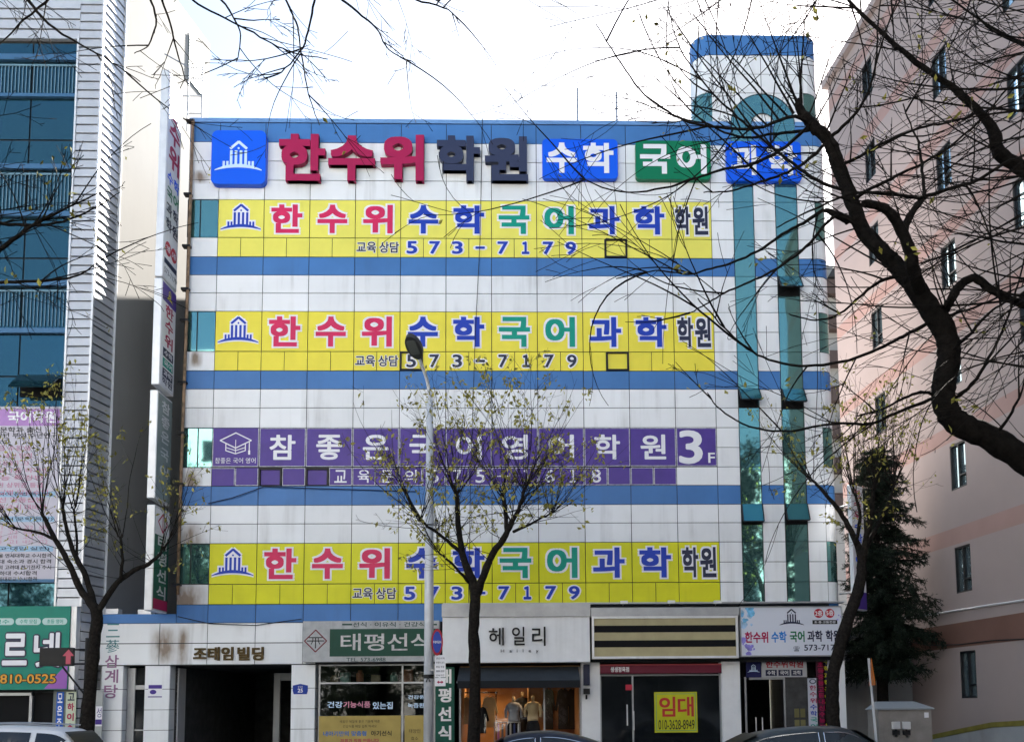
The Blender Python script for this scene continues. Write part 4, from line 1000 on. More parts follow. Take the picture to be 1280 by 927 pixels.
mb = MB(); mb.mbox(SL, u0+.1, u0+1.25, 24.9, 26.7, -.0, .03); o = sub(mb.build('vent_grille', mat('grille_green', (.10, .13, .12), .6), lb))

q = MB(); z = 24.95
while z < 26.6: q.mbox(SL, u0+.13, u0+1.22, z, z+.06, .031, .05); z += .11
q.build('louvre', M_metal, o)
mb = MB()
mb.box(-22, -12.6, 6.5, 9, 0, 25.5); mb.build('rear_wall', M_sidewall, lb)
# shop front below the glazing
mb = MB(); mb.box(-22, -13.9, YL+.1, YL+.14, 0, 2.35); mb.build('shop_opening', M_blackm, lb)
mb = MB(); mb.box(-22, -14.5, YL-.02, YL+.09, 2.28, 2.36); mb.box(-14.55, -14.47, YL-.02, YL+.09, 0, 2.27); mb.build('shop_frame', M_metal, lb)
mb = MB(); mb.box(-13.86, -13.24, YL-.01, YL+.13, 0, 4.85); mb.build('corner_pier', mat('grey_green_pier', (.16, .18, .17), .7, var=.1), lb)
# filler wall between the two buildings at street level
q = MB(); a_, b_ = AX(113, 880, -.3), AX(128, 880, -.3); q.box(a_, b_, -.3, -.25, 0, AZ(125, 862, -.3)); ob = tag(q.build('gap_panel', mat('pale_gap_panel', (.36, .38, .38), .6, var=.1)), 'pale sheet panel closing the gap beside the leftmost lettered pillar', 'panel')
a, b = at(119, 907, -.32), at(126, 882, -.32); o = empty('torn_poster', (a.x, -.32, a.z), 'small white and violet poster on the gap panel behind the left tree', 'poster')
q = MB(); q.box(a.x, b.x+.05, -.325, -.305, a.z, b.z); q.build('sheet', M_lwhite, o); q = MB(); q.box(a.x+.002, b.x+.048, -.33, -.3255, a.z+.05, a.z+.2); text(q, '성', a.x+.03, b.x+.03, a.z+.26, b.z-.05, FR(-.325), d=.004); q.build('print', M_purple, o)
# wall banner
a, b = at(-70, 728, YL-.05), at(77, 508, YL-.05)
o = empty('wall_banner', (-15, YL, a.z), 'large white banner with lilac header and lines of pink and black text', 'banner')
M_ban = mat('white_vinyl', (.50, .48, .55), .5, var=.05, vscale=1)
q = MB(); q.box(a.x, b.x, YL-.06, YL-.03, a.z, b.z); q.build('sheet', M_ban, o)
FB = FR(YL-.06); bx = lambda x, y=600: AX(x, y, YL-.06); bz = lambda y: AZ(40, y, YL-.06)
q = MB(); q.prism([(a.x, bz(532)), (bx(74, 530), bz(532)), (bx(76, 512), bz(511)), (a.x, bz(511))], FB, .001, .004); q.build('lilac_header', mat('lilac_vinyl', (.40, .22, .50), .5, var=.08), o)
def line(s, x0, x1, y, h, mt, r=0.01, dst=None):
    q = MB(); text(q, s, bx(x0, y), bx(x1, y), bz(y+h/2), bz(y-h/2), FB, d=.01, r=r); q.build('lettering', mt, o)
M_pk = mat('pink_vinyl', (.50, .22, .33), .5); M_lb = mat('pale_blue_vinyl', (.30, .46, .62), .5)
line('국어학원', 10, 70, 521, 15, M_lwhite, .03); line('국문학과 출신', -10, 52, 537, 7, M_black); line('3학년 부설 수년연구', -10, 72, 544, 7, M_black); line('12년', -10, 12, 551, 6, M_black)
yy = 560
for s, x1, mt in (('등급 수강생', 38, M_pk), ('고2 내신 만점', 40, M_pk), ('등급 상승자 고3', 36, M_pk), ('전교 1등 하기반', 62, M_pk), ('수능 특강반', 55, M_pk), ('전원 상위권 등급', 54, M_pk), ('학교별 맞춤수업', 60, M_pk), ('내신 일등급반', 55, M_pk), ('논술 수시 대비반', 58, M_pk)):
    line(s, -12, x1, yy, 6.5, mt); yy += 9.2
    if yy in (): pass
q = MB()
for y0, y1 in ((614, 621), (645, 652), (682, 689)): q.box(bx(-12), bx(70), YL-.066, YL-.0612, bz(y1), bz(y0))
q.build('pale_blue_band', M_lb, o)
line('(국어 문법 특강반)', -5, 66, 617.5, 5, M_navy); line('(독서 문학 특강)', -5, 66, 648.5, 5, M_navy); line('(고 대입 실전)', -5, 62, 685.5, 5, M_navy)
q = MB()
for i in range(4):
    for j in range(4): text(q, ['고1', '내신', '고2', '심화'][(i+j) % 4], bx(-6+19*j), bx(6+19*j), bz(661+6*i), bz(656.5+6*i), FB, d=.006)
q.build('lettering', M_pk, o)
for i, s in enumerate(('서울 연세대학교 수시합격', '이대 숙소과 경시 합격', '동의 고려대 한기전자 수시', '인하대 수시합격', '경희대로교 수시합격')): line(s, -8, 64 if i < 3 else 46, 694+7.3*i, 5.5, M_black)
q = MB(); q.box(a.x, b.x, YL-.064, YL-.0605, a.z, a.z+.1); q.build('blue_hem', M_band, o)
# green signboard
a, b = at(-60, 862, YL-.25), at(88, 757, YL-.25)
o = empty('shop_sign', (-15, YL, a.z), 'teal green signboard with big white outlined letters and an orange phone number', 'sign')
q = MB(); q.box(a.x, b.x, YL-.25, YL+.05, a.z, b.z); q.build('board', mat('teal_sign', (.0, .20, .145), .4, var=.05), o)
q = MB(); q.box(b.x+.003, b.x+.17, YL-.2, YL+.05, a.z, b.z); q.build('side_frame', M_alu, o)
FG = FR(YL-.25); gx = lambda x, y=800: AX(x, y, YL-.25); gz = lambda y: AZ(40, y, YL-.25)
q = MB(); q.prism([(gx(55, 860), a.z+.02), (b.x-.01, a.z+.02), (b.x-.01, gz(828))], FG, .001, .004); q.build('violet_corner', mat('violet_vinyl', (.28, .10, .40), .4), o)
q = MB()
for x0, x1 in ((-14, 16.5), (18.5, 50), (52, 83)): q.prism(rrect(gx(x0), gx(x1), gz(780.5), gz(772), .095), FG, .002, .007)
q.build('pill', mat('pale_green_vinyl', (.45, .62, .60), .4), o)
q = MB()
for x0, x1, s in ((-8, 11, '영수'), (24, 45, '수학 모집'), (58, 78, '초등 영어')): text(q, s, gx(x0), gx(x1), gz(779), gz(773.5), FG, d=.012, r=.01)
q.build('pill_lettering', M_green, o)
for nm, gr, d_, mt in (('letter_outline', .045, .012, M_navy), ('letter', 0, .02, M_lwhite)):
    q = MB(); text(q, '르', gx(4), gx(35), gz(831), gz(791), FG, d=d_, r=.028, grow=gr, rnd=True); text(q, '넷', gx(43), gx(77), gz(833), gz(790), FG, d=d_, r=.022, grow=gr, rnd=True); q.build(nm, mt, o)
for nm, gr, d_, mt in (('phone_outline', .06, .012, M_black), ('phone_number', 0, .02, mat('orange_vinyl', (.62, .30, .03), .4))):
    q = MB(); text(q, '010-4810-0525', gx(-40), gx(72), gz(853.5), gz(842), FG, d=d_, r=.02, grow=gr, rnd=True); q.build(nm, mt, o)
vbanner(68.5, 80, 864, 927, YL-.03, 'narrow royal blue vertical banner with white letters below the green signboard', M_bblue, '모은주국', [M_lwhite]*3+[M_yellow], r=.02, group='banners under the green signboard')
vbanner(80.5, 95.5, 864, 927, YL-.06, 'pale vertical banner with a lime top and red letters beside the left tree', mat('banner_pale_lime', (.5, .55, .42), .5), '고하이스트', [M_navy]+[M_crimson]*4, r=.03, group='banners under the green signboard')

# ------------------------------------------------------------------ blade signs on the left edge of the block
def blade(y0, y1, yd, lab, face_mat, items, header=None, case=M_alu, X1=-10.80, Y0=-1.30, Y1=-.12):
    zt, zb = AZ(207, y0, Y0), AZ(200, y1, Y0)
    o = empty('blade_sign', (X1-.1, Y0, zb), lab, 'sign', 'blade signs stacked at the left edge of the block')
    q = MB(); q.box(X1-.24, X1-.004, Y0, Y1, zb, zt); q.build('case', case, o, bevel=.02)
    q = MB(); q.box(X1-.003, X1+.004, Y0+.04, Y1-.04, zb+.06, zt-.06); q.build('face', face_mat, o)
    q = MB()
    for z in (zt-.4, zb+.4): q.box(X1-.16, X1-.06, Y1, .05, z-.04, z+.04)
    q.build('bracket', M_black, o)
    M = SX(X1+.004); h = zt-zb; wd = Y1-Y0
    bym = {}
    for (s, u0, u1, v0, v1, mt, r) in items: text(bym.setdefault(mt, MB()), s, Y0+wd*u0, Y0+wd*u1, zb+h*(1-v1), zb+h*(1-v0), M, d=.008, r=r)
    for mt, q in bym.items(): q.build('lettering', mt, o)
    return o, M, zt, zb, wd
o, M, zt, zb, wd = blade(87, 345, 0, 'tall white blade sign at the top of the stack, crimson and coloured letters', M_wsign,
    [('한', .15, .88, .10, .21, M_crimson, .03), ('수', .15, .88, .22, .325, M_crimson, .03), ('위', .15, .88, .335, .45, M_crimson, .03),
     ('수', .1, .48, .475, .535, M_boxblue, .025), ('학', .54, .92, .475, .535, M_boxblue, .025), ('국', .1, .48, .55, .61, M_boxgreen, .025), ('어', .54, .92, .55, .61, M_boxgreen, .025),
     ('과', .1, .48, .625, .685, M_navy, .025), ('학', .54, .92, .625, .685, M_navy, .025), ('학', .1, .48, .70, .76, M_navy, .025), ('원', .54, .92, .70, .76, M_navy, .025), ('573-7179', .08, .92, .945, .97, M_navy, .0)])
q = MB()
for u in (.3, .7): q.prism(ellipse(-1.3+wd*u, zb+(zt-zb)*.155, .23, .22), M, .002, .007)
q.build('red_disc', M_redc, o)
q = MB(); text(q, '2층', -1.3+wd*.16, -1.3+wd*.44, zb+(zt-zb)*.14, zb+(zt-zb)*.17, M, d=.012, r=.02); text(q, '5층', -1.3+wd*.56, -1.3+wd*.84, zb+(zt-zb)*.14, zb+(zt-zb)*.17, M, d=.012, r=.02); q.build('lettering', M_lwhite, o)
q = MB(); q.box(-10.796, -10.79, -1.3+wd*.08, -1.3+wd*.92, zb+(zt-zb)*.075, zb+(zt-zb)*.10); q.build('black_strip', M_navy, o)
q = MB(); logo(q, -1.3+wd*.5, zb+(zt-zb)*.952, .62, M, .006, .1); q.build('emblem', M_lwhite, o)
o, M, zt, zb, wd = blade(347, 480, 0, 'white blade sign second from the top with a purple head, crimson letters', M_wsign,
    [('한', .25, .8, .2, .32, M_crimson, .02), ('수', .25, .8, .34, .46, M_crimson, .02), ('위', .25, .8, .48, .6, M_crimson, .02), ('학원', .15, .85, .9, .965, M_navy, .02)])
q = MB(); q.box(-10.796, -10.789, -1.25, -.17, zt-.62, zt-.07); q.build('purple_head', M_purple, o)
q = MB(); logo(q, -.71, zt-.36, .5, M, .014, .1); q.build('emblem', M_yellow, o)
for i, (s, mt) in enumerate((('수학', M_royal), ('국어', M_green), ('과학', M_royal))):
    z1 = zb+(zt-zb)*(.375-.095*i); q = MB(); q.box(-10.796, -10.790, -1.3+wd*.18, -1.3+wd*.86, z1-.26, z1); q.build('label_box', mt if i == 1 else M_navy, o)
    q = MB(); text(q, s, -1.3+wd*.24, -1.3+wd*.8, z1-.22, z1-.04, M, d=.012, r=.02); q.build('lettering', M_lwhite, o)
blade(487, 622, 0, 'faded grey green blade sign third from the top with pale letters', mat('faded_grey_green', (.22, .27, .26), .5, var=.2, vscale=2),
    [('참', .25, .8, .06, .17, M_alu, .02), ('좋', .25, .8, .2, .31, M_alu, .02), ('은', .25, .8, .34, .45, M_alu, .02), ('국', .25, .8, .5, .61, M_alu, .02), ('어', .25, .8, .66, .77, M_alu, .02)], X1=-10.82)
o, M, zt, zb, wd = blade(630, 762, 0, 'dark green blade sign at the bottom of the stack with a red foot', mat('blade_green', (.008, .10, .06), .45, var=.15),
    [('태', .22, .82, .27, .4, M_alu, .02), ('평', .22, .82, .43, .56, M_alu, .02), ('선', .22, .82, .59, .72, M_alu, .02), ('식', .22, .82, .75, .88, M_alu, .02)])
q = MB(); q.box(-10.796, -10.788, -1.25, -.17, zb+.06, zb+.36); q.build('red_foot', M_crimson, o)
q = MB(); q.box(-10.796, -10.788, -1.25, -.17, zt-.85, zt-.07); q.build('pale_head', M_wsign, o)
q = MB(); ribbon(q, [(-.71, zt-.74), (-.35, zt-.46), (-.71, zt-.18), (-1.07, zt-.46)], .05, M, .014, True); ribbon(q, [(-.71, zt-.7), (-.71, zt-.22)], .05, M, .014); q.build('emblem', M_crimson, o)
# right-hand blade sign
zt, zb = AZ(1067, 606, -.9), AZ(1075, 762, -.9)
xa, xb = AX(1056, 690, -.5), AX(1080, 690, -.5)
o = empty('blade_sign', (xa, -.5, zb), 'white blade sign with coloured letters at the right edge of the block, behind tree branches', 'sign')
q = MB(); q.mbox(lambda u, v, d: (xa+u*.62+d*.3, -.9+u*.55-d, v), 0, .85, zb, zt, 0, .18); q.build('case', M_wsign, o, bevel=.015)
MR = lambda u, v, d: (xa+u*.62+d*.3+.054, -.9+u*.55-d-.18, v)
chs = '한수위수학영어학원'; q1, q2, q3 = MB(), MB(), MB(); h = (zt-zb-.75)/9
for i, ch in enumerate(chs): text([q1, q2, q3][0 if i < 3 else 1 if i < 7 else 2], ch, .16, .70, zt-.1-h*(i+1)+.05, zt-.1-h*i-.02, MR, d=.006, r=.02)
q1.build('lettering', M_crimson, o); q2.build('lettering', M_boxblue, o); q3.build('lettering', M_navy, o)
q = MB(); q.mbox(MR, .02, .83, zb+.03, zb+.55, .002, .006); q.build('purple_foot', M_purple, o)
q = MB(); q.tube([(9.8, .1, zt-.5), (xa+.3, -.6, zt-.5)], .03, 6); q.tube([(9.8, .1, zb+.6), (xa+.3, -.6, zb+.6)], .03, 6); q.build('bracket', M_metal, o)

# ------------------------------------------------------------------ right neighbour: pink stucco with painted bands
pb = empty('pink_building', (15, 0, 0), 'tall pink stuccoed building with salmon bands and small dark framed windows, on the right', 'building')
W0 = Vector((13.3, 0, 0)); dW = Vector((-.08, 1, 0)).normalized(); nW = Vector((-dW.y, dW.x, 0))
WP = lambda u, v, d: tuple(W0+dW*u+nW*d+Vector((0, 0, v)))
us = [-24, -18.2, -17.1, -13.9, -12.8, -9.6, -8.6, -5.15, -4.15, -1.12, -.22, 3.95, 4.80, 7.9]
holes_u = {(-18.2, -17.1), (-13.9, -12.8), (-9.6, -8.6), (-5.15, -4.15), (-1.12, -.22), (3.95, 4.80)}
wz = [(2.0+3.2*i, 3.42+3.2*i) for i in range(8)]
bands = [(3.55+3.2*i, 4.30+3.2*i) if i == 0 else (3.50+3.22*i, 4.02+3.22*i) for i in range(8)]
zs = sorted({0, 27.2}|{z for a in wz for z in a}|{z for a in bands for z in a})
zs = [z for z in zs if z <= 27.2]
wall = MB(); band = MB(); brown = MB()
for z0, z1 in zip(zs, zs[1:]):
    isb = [i for i, (a, b) in enumerate(bands) if a-.001 <= z0 and z1 <= b+.001]
    isw = any(a-.001 <= z0 and z1 <= b+.001 for a, b in wz)
    for u0, u1 in zip(us, us[1:]):
        if isw and (u0, u1) in holes_u and not (z0 < 3 and u0 > 3):
            for (ua, ub, va, vb) in ((u0, u0, z0, z1), (u1, u1, z0, z1)): wall.quad(WP(ua, va, 0), WP(ua, va, -.16), WP(ub, vb, -.16), WP(ub, vb, 0))
            continue
        dst = wall if not isb else (brown if isb[0] == 0 else band)
        dst.quad(WP(u0, z0, 0), WP(u0, z1, 0), WP(u1, z1, 0), WP(u1, z0, 0))
for a, b in wz:
    for u0, u1 in holes_u:
        wall.quad(WP(u0, a, 0), WP(u1, a, 0), WP(u1, a, -.16), WP(u0, a, -.16)); wall.quad(WP(u0, b, 0), WP(u1, b, 0), WP(u1, b, -.16), WP(u0, b, -.16))
wall.mbox(WP, -24, 7.9, 0, 27.2, -9, -.3)
wall.quad(WP(7.9, 0, 0), WP(7.9, 27.2, 0), WP(7.9, 27.2, -9), WP(7.9, 0, -9)); wall.quad(WP(-24, 27.2, 0), WP(7.9, 27.2, 0), WP(7.9, 27.2, -9), WP(-24, 27.2, -9)); wall.quad(WP(-24, 0, 0), WP(-24, 27.2, 0), WP(-24, 27.2, -9), WP(-24, 0, -9))
wall.build('wall', M_pink, pb); band.build('painted_band', M_salmon, pb); brown.build('painted_band', M_brown, pb)
M_pglass = glass('pink_building_glass', (.38, .52, .58), facing=.85)
for a, b in wz:
    for (u0, u1) in sorted(holes_u):
        if u0 < -10 or (a < 3 and u0 > 3): continue
        q = MB(); q.mbox(WP, u0+.05, u1-.05, a+.05, b-.05, -.13, -.11); o = sub(q.build('window', M_pglass, pb))
        q = MB()
        for (c, d_, e, f) in ((u0, u0+.05, a, b), (u1-.05, u1, a, b), (u0+.05, u1-.05, a, a+.05), (u0+.05, u1-.05, b-.05, b), ((u0+u1)/2-.02, (u0+u1)/2+.02, a+.05, b-.05), (u0+.05, (u0+u1)/2-.022, a+.38, a+.42)): q.mbox(WP, c, d_, e, f, -.14, -.02)
        q.build('frame', M_black, o)
mb = MB(); mb.mbox(WP, -24, 8.1, 27.2, 27.5, -9.2, .2); mb.build('roof_edge', M_pink, pb)
pts = [onplane(x, y, W0+nW*.05, nW) for x, y in ((1128, 773), (1180, 765), (1230, 757), (1285, 749))]
mb = MB(); mb.tube(pts, .03, 6); mb.build('conduit', M_alu, pb)
pts = [onplane(x, y, W0+nW*.06, nW) for x, y in ((1130, 800), (1160, 806), (1200, 805), (1240, 800), (1285, 798))]
mb = MB(); mb.tube(pts, .018, 5); mb.build('cable', M_black, pb)
# ramp wall with yellow edge at its foot
mb = MB(); P_ = [onplane(x, y, W0+nW*.9, nW) for x, y in ((1150, 921), (1200, 910), (1240, 902), (1290, 899))]
for p, q_ in zip(P_, P_[1:]): mb.hexa([(p.x, p.y, 0), (q_.x, q_.y, 0), (q_.x+.3, q_.y, 0), (p.x+.3, p.y, 0), (p.x, p.y, p.z-.14), (q_.x, q_.y, q_.z-.14), (q_.x+.3, q_.y, q_.z-.14), (p.x+.3, p.y, p.z-.14)])
o = empty('ramp_wall', (13, -3, 0), 'low dark ramp wall with a dull yellow top edge at the foot of the pink building', 'wall'); mb.build('wall', M_concrete, o)
mb = MB()
for p, q_ in zip(P_, P_[1:]): mb.hexa([(p.x-.02, p.y, p.z-.137), (q_.x-.02, q_.y, q_.z-.137), (q_.x+.32, q_.y, q_.z-.137), (p.x+.32, p.y, p.z-.137), (p.x-.02, p.y, p.z), (q_.x-.02, q_.y, q_.z), (q_.x+.32, q_.y, q_.z), (p.x+.32, p.y, p.z)])
mb.build('yellow_edge', mat('dull_yellow', (.17, .145, .03), .7, var=.2), o)
# annex in the alley, distant flats
an = empty('alley_annex', (11.5, 3, 0), 'low grey rendered annex with a barred window in the alley between the two buildings', 'building')
a, b = at(1106, 832, 2.8), at(1136, 793, 2.8)
q = MB(); q.box(9.9, 13.05, 2.8, 8, 0, a.z); q.box(9.9, a.x, 2.8, 8, a.z, b.z); q.box(b.x, 13.05, 2.8, 8, a.z, b.z); q.box(9.9, 13.05, 2.8, 8, b.z, 4.3); q.build('wall', M_concrete, an)
q = MB(); q.box(a.x+.03, b.x-.03, 2.95, 2.97, a.z, b.z); o = sub(q.build('window', M_darkglass, an)); q = MB()
for x in (a.x+.02, (a.x+b.x)/2, b.x-.02): q.box(x-.025, x+.025, 2.88, 2.94, a.z, b.z)
q.build('frame', M_black, o); q = MB(); q.box(9.85, 13.08, 2.7, 8.1, 4.302, 4.42); q.build('roof', M_concrete, an)
fb = empty('distant_flats', (20, 46, 0), 'distant pale flats with dark balconies glimpsed in the gap beside the pink building', 'building')
xa, xb = AX(1012, 400, 40), AX(1075, 400, 40)
q = MB(); q.box(xa, xb, 40, 52, 0, AZ(1040, 333, 40)); q.build('wall', M_sidewall, fb)
for i, y in enumerate((352, 396, 440, 484, 528, 572, 616)):
    z1 = AZ(1044, y, 40); q = MB(); q.box(AX(1030, y, 40), AX(1072, y, 40), 39.2, 39.99, z1-1.25, z1-.15); q.build('balcony', mat('balcony_brown', (.07, .05, .045), .7), fb)
q = MB(); q.prism([(AX(1036, 345, 39), AZ(1040, 345, 39)), (AX(1050, 345, 39), AZ(1040, 345, 39)), (AX(1050, 345, 39), AZ(1040, 322, 39))], FR(39), -.5, 0); q.build('roof_gable', M_dark, fb)

# ------------------------------------------------------------------ across the street (seen only as reflections; heights and pale walls set to block and bounce light)
def block(x0, x1, y0, y1, h, m_, lab, pitch=3.3):
    o = empty('opposite_block', ((x0+x1)/2, y1, 0), lab, 'building', 'blocks across the street')
    q = MB(); q.box(x0, x1, y0, y1, 0, h); q.build('wall', m_, o)
    q = MB(); z = 1.2
    while z < h-2:
        x = x0+1
        while x < x1-2: q.box(x, x+1.5, y1, y1+.05, z, z+1.6); x += 2.6
        z += pitch
    q.build('window_row', M_darkglass, o)
block(-34, -15, -62, -45, 30, M_oppb, 'tall grey block across the street, reflected in the left end windows')
block(-14.5, 2, -60, -44, 21, M_oppa, 'cream block across the street, behind the camera left of centre')
block(2.5, 20, -60, -44, 20, M_oppb, 'grey block across the street, behind the camera right of centre')
block(20.5, 45, -62, -44, 21.5, M_oppa, 'long cream block across the street at the far right')
block(-60, -34.5, -62, -44, 20, M_oppa, 'long cream block across the street at the far left')

# ------------------------------------------------------------------ trees
def wob(r, k): return Vector((r.uniform(-k, k), r.uniform(-k, k), r.uniform(-k, k)))
def grow(mb, r, p, d, length, rad, up=0.0, wig=0.16, seg=0.22, kids=0, kidlen=.5, level=0, tips=None, n=4, kidang=(25, 60), curl=0.0):
    """one tapering twig that wanders, with finer twigs along it; up > 0 bends it upwards, < 0 lets it hang"""
    k = max(3, int(length/seg)); st = length/k; pts = [p.copy()]; rads = [rad]; d = d.normalized(); P = p.copy(); dirs = [d.copy()]
    cax = d.cross(wob(r, 1)); cax = cax.normalized() if cax.length > 1e-4 else Vector((0, 0, 1)); cro = Matrix.Rotation(curl*st*r.uniform(.3, 1.3), 3, cax)
    for i in range(k):
        if curl: d = cro @ d
        d = (d+wob(r, wig)+Vector((0, 0, up*st))).normalized(); P = P+d*st; pts.append(P.copy()); rads.append(max(rad*(1-.8*(i+1)/k), .0034)); dirs.append(d.copy())
    mb.tube(pts, rads, n, cap=False)
    if tips is not None: tips.append((pts[-1], d.copy()))
    if tips is not None and k > 3 and level > 0: tips.append((pts[int(k*.7)], d.copy()))
    for j in range(kids):
        f = r.uniform(.25, .97); i = min(k-1, int(f*k)); q = pts[i].lerp(pts[i+1], f*k-i)
        ax = dirs[i].cross(wob(r, 1)); 
        if ax.length < 1e-4: continue
        dd = dirs[i].copy(); dd.rotate(Matrix.Rotation(R(r.uniform(*kidang)), 3, ax.normalized()))
        grow(mb, r, q, dd, length*kidlen*r.uniform(.5, 1.15)*(1.15-f*.5), rads[i]*.62, up, wig*1.1, seg*.8, kids//2 if level < 1 else 0, kidlen, level+1, tips, 3, kidang, curl*1.3)
    return pts
def leafset(tips, r, material, name, parent, dens, size, droop=.6, skip=0.3):
    mb = MB()
    for p, d in tips:
        if r.random() < skip: continue
        for i in range(r.randint(max(1, dens-2), dens+1)):
            q = p+wob(r, .11)-d*r.uniform(0, .18); a = (wob(r, 1)+Vector((0, 0, -droop))).normalized(); b = a.cross(wob(r, 1)).normalized(); L_ = size*r.uniform(.6, 1.25); w_ = L_*.24
            c = a.cross(b)*L_*.1
            mb.quad(q, q+a*L_*.5+b*w_+c, q+a*L_, q+a*L_*.5-b*w_+c)
    return mb.build(name, material, parent)
def smooth(pts, rads, n=5):
    """Catmull-Rom through hand placed points"""
    pts = [Vector(p) for p in pts]; o, q = [], []
    for i in range(len(pts)-1):
        p0, p1, p2, p3 = pts[max(i-1, 0)], pts[i], pts[i+1], pts[min(i+2, len(pts)-1)]
        for j in range(n):
            t = j/n; o.append(.5*((2*p1)+(p2-p0)*t+(2*p0-5*p1+4*p2-p3)*t*t+(3*p1-p0-3*p2+p3)*t**3)); q.append(rads[i]*(1-t)+rads[i+1]*t)
    o.append(pts[-1]); q.append(rads[-1]); return o, q
def limb(mb, pts, rads, r, n=9, wob_=.012):
    p, q = smooth(pts, rads); p = [v+wob(r, wob_) for v in p]; q = [v*r.uniform(.93, 1.08) for v in q]
    mb.tube(p, q, n); return p, q
def street_tree(label, Y, base, thick, limbs, seed, sprays, leafsize=.10, leafskip=.35, dens=3, tw=.009):
    """pollarded street tree: limbs are (pixel, depth offset, radius) lists turned into points, sprays say how many shoots leave each limb end"""
    r = random.Random(seed); b = at(base[0], base[1], Y)
    o = empty('street_tree', (b.x, Y, 0), label, 'tree', 'bare street trees along the kerb')
    tr = MB(); br = MB(); tips = []
    for li, L_ in enumerate(limbs):
        pts = [at(x, y, Y+dy) for x, y, dy, rr in L_]; rads = [rr*thick for *_, rr in L_]
        if li == 0:                                                  # the trunk runs on into its first limb
            pts += [at(x, y, Y+dy) for x, y, dy, rr in limbs[1][1:]]; rads[-1] *= .93; rads += [rr*thick for *_, rr in limbs[1][1:]]
            pts = [Vector((pts[0].x, Y, -.02)), Vector((pts[0].x, Y, .12))]+pts; rads = [rads[0]*1.5, rads[0]*1.15]+rads
        if li == 1: p, q = smooth(pts, rads)
        else: p, q = limb(tr if li == 0 else br, pts, rads, r, 10 if li == 0 else 8)
        if li == 0: continue
        ns, ln, spread = sprays[li-1]
        end = p[-1]; dv = (p[-1]-p[-4]).normalized()
        for k in range(ns):                                            # shoots from the pollard head
            d = (dv*.7+Vector((r.uniform(-spread, spread), r.uniform(-spread, spread)*.8, r.uniform(.15, 1.0)))).normalized()
            grow(br, r, end+wob(r, .05), d, ln*r.uniform(.45, 1.1), tw*r.uniform(.8, 1.5), .22, .10, .25, r.randint(2, 5), .42, 0, tips)
        for k in range(int(ns*.8)):                                   # and from along the limb
            i = r.randint(len(p)//3, len(p)-2)
            d = Vector((r.uniform(-1, 1), r.uniform(-1, 1), r.uniform(-.05, .9))).normalized()
            grow(br, r, p[i], d, ln*r.uniform(.25, .75), tw*r.uniform(.6, 1.1), .15, .13, .2, r.randint(1, 3), .42, 0, tips)
    tr.build('trunk', M_bark, o, smooth=True); br.build('branches', M_bark, o, smooth=True)
    leafset(tips, r, M_leaf, 'leaves', o, dens, leafsize, skip=leafskip)
    return o
street_tree('bare pollarded street tree with sparse yellow leaves in front of the clothes shop', -5.5, (593, 927), .72,
    [[(592, 927, 0, .21), (594, 850, 0, .20), (592, 790, 0, .185), (594, 740, 0, .19)],
     [(594, 742, 0, .15), (582, 705, .1, .12), (574, 670, .3, .10), (572, 635, .4, .085), (571, 618, .4, .08)],
     [(596, 742, 0, .15), (612, 700, -.2, .12), (632, 668, -.3, .10), (640, 650, -.3, .09)],
     [(634, 668, -.3, .08), (632, 640, -.1, .07), (628, 618, 0, .06)],
     [(638, 655, -.3, .08), (650, 632, -.5, .06), (655, 612, -.6, .055)],
     [(576, 690, .2, .07), (555, 672, .0, .055), (535, 658, -.2, .05), (525, 648, -.3, .04)],
     [(586, 728, 0, .06), (566, 705, -.5, .04), (548, 690, -.8, .03)],
     [(642, 664, -.3, .055), (668, 652, .2, .04), (690, 640, .5, .03)]],
    11, [(20, 3.2, 1.05), (11, 2.5, .9), (14, 3.1, .9), (17, 3.2, 1.0), (15, 3.1, 1.2), (8, 2.4, 1.0), (12, 2.8, 1.1)], leafskip=.56, dens=4, leafsize=.135, tw=.0125)
street_tree('bare street tree with several rising limbs in front of the silver building', -5.2, (107, 927), .60,
    [[(107, 927, 0, .30), (112, 870, 0, .26), (117, 810, 0, .235), (120, 765, 0, .24)],
     [(117, 770, 0, .17), (100, 735, 0, .14), (84, 700, -.2, .115), (66, 668, -.3, .095), (52, 640, -.4, .07)],
     [(120, 768, 0, .15), (108, 722, .2, .12), (92, 690, .3, .10), (82, 655, .3, .08), (78, 628, .3, .065)],
     [(122, 766, 0, .15), (142, 733, 0, .12), (168, 712, .1, .105), (186, 704, .2, .09), (202, 690, .2, .06)],
     [(150, 727, 0, .08), (153, 700, -.2, .065), (150, 670, -.3, .05)],
     [(70, 674, -.3, .075), (44, 664, -.5, .055), (20, 660, -.6, .04)],
     [(96, 700, .3, .06), (95, 660, .5, .05), (92, 635, .5, .04)]],
    23, [(9, 3.4, .7), (10, 3.5, .6), (9, 2.6, .8), (7, 2.8, .6), (7, 2.2, .8), (7, 2.6, .6)], leafskip=.5, dens=3, leafsize=.13, tw=.011)
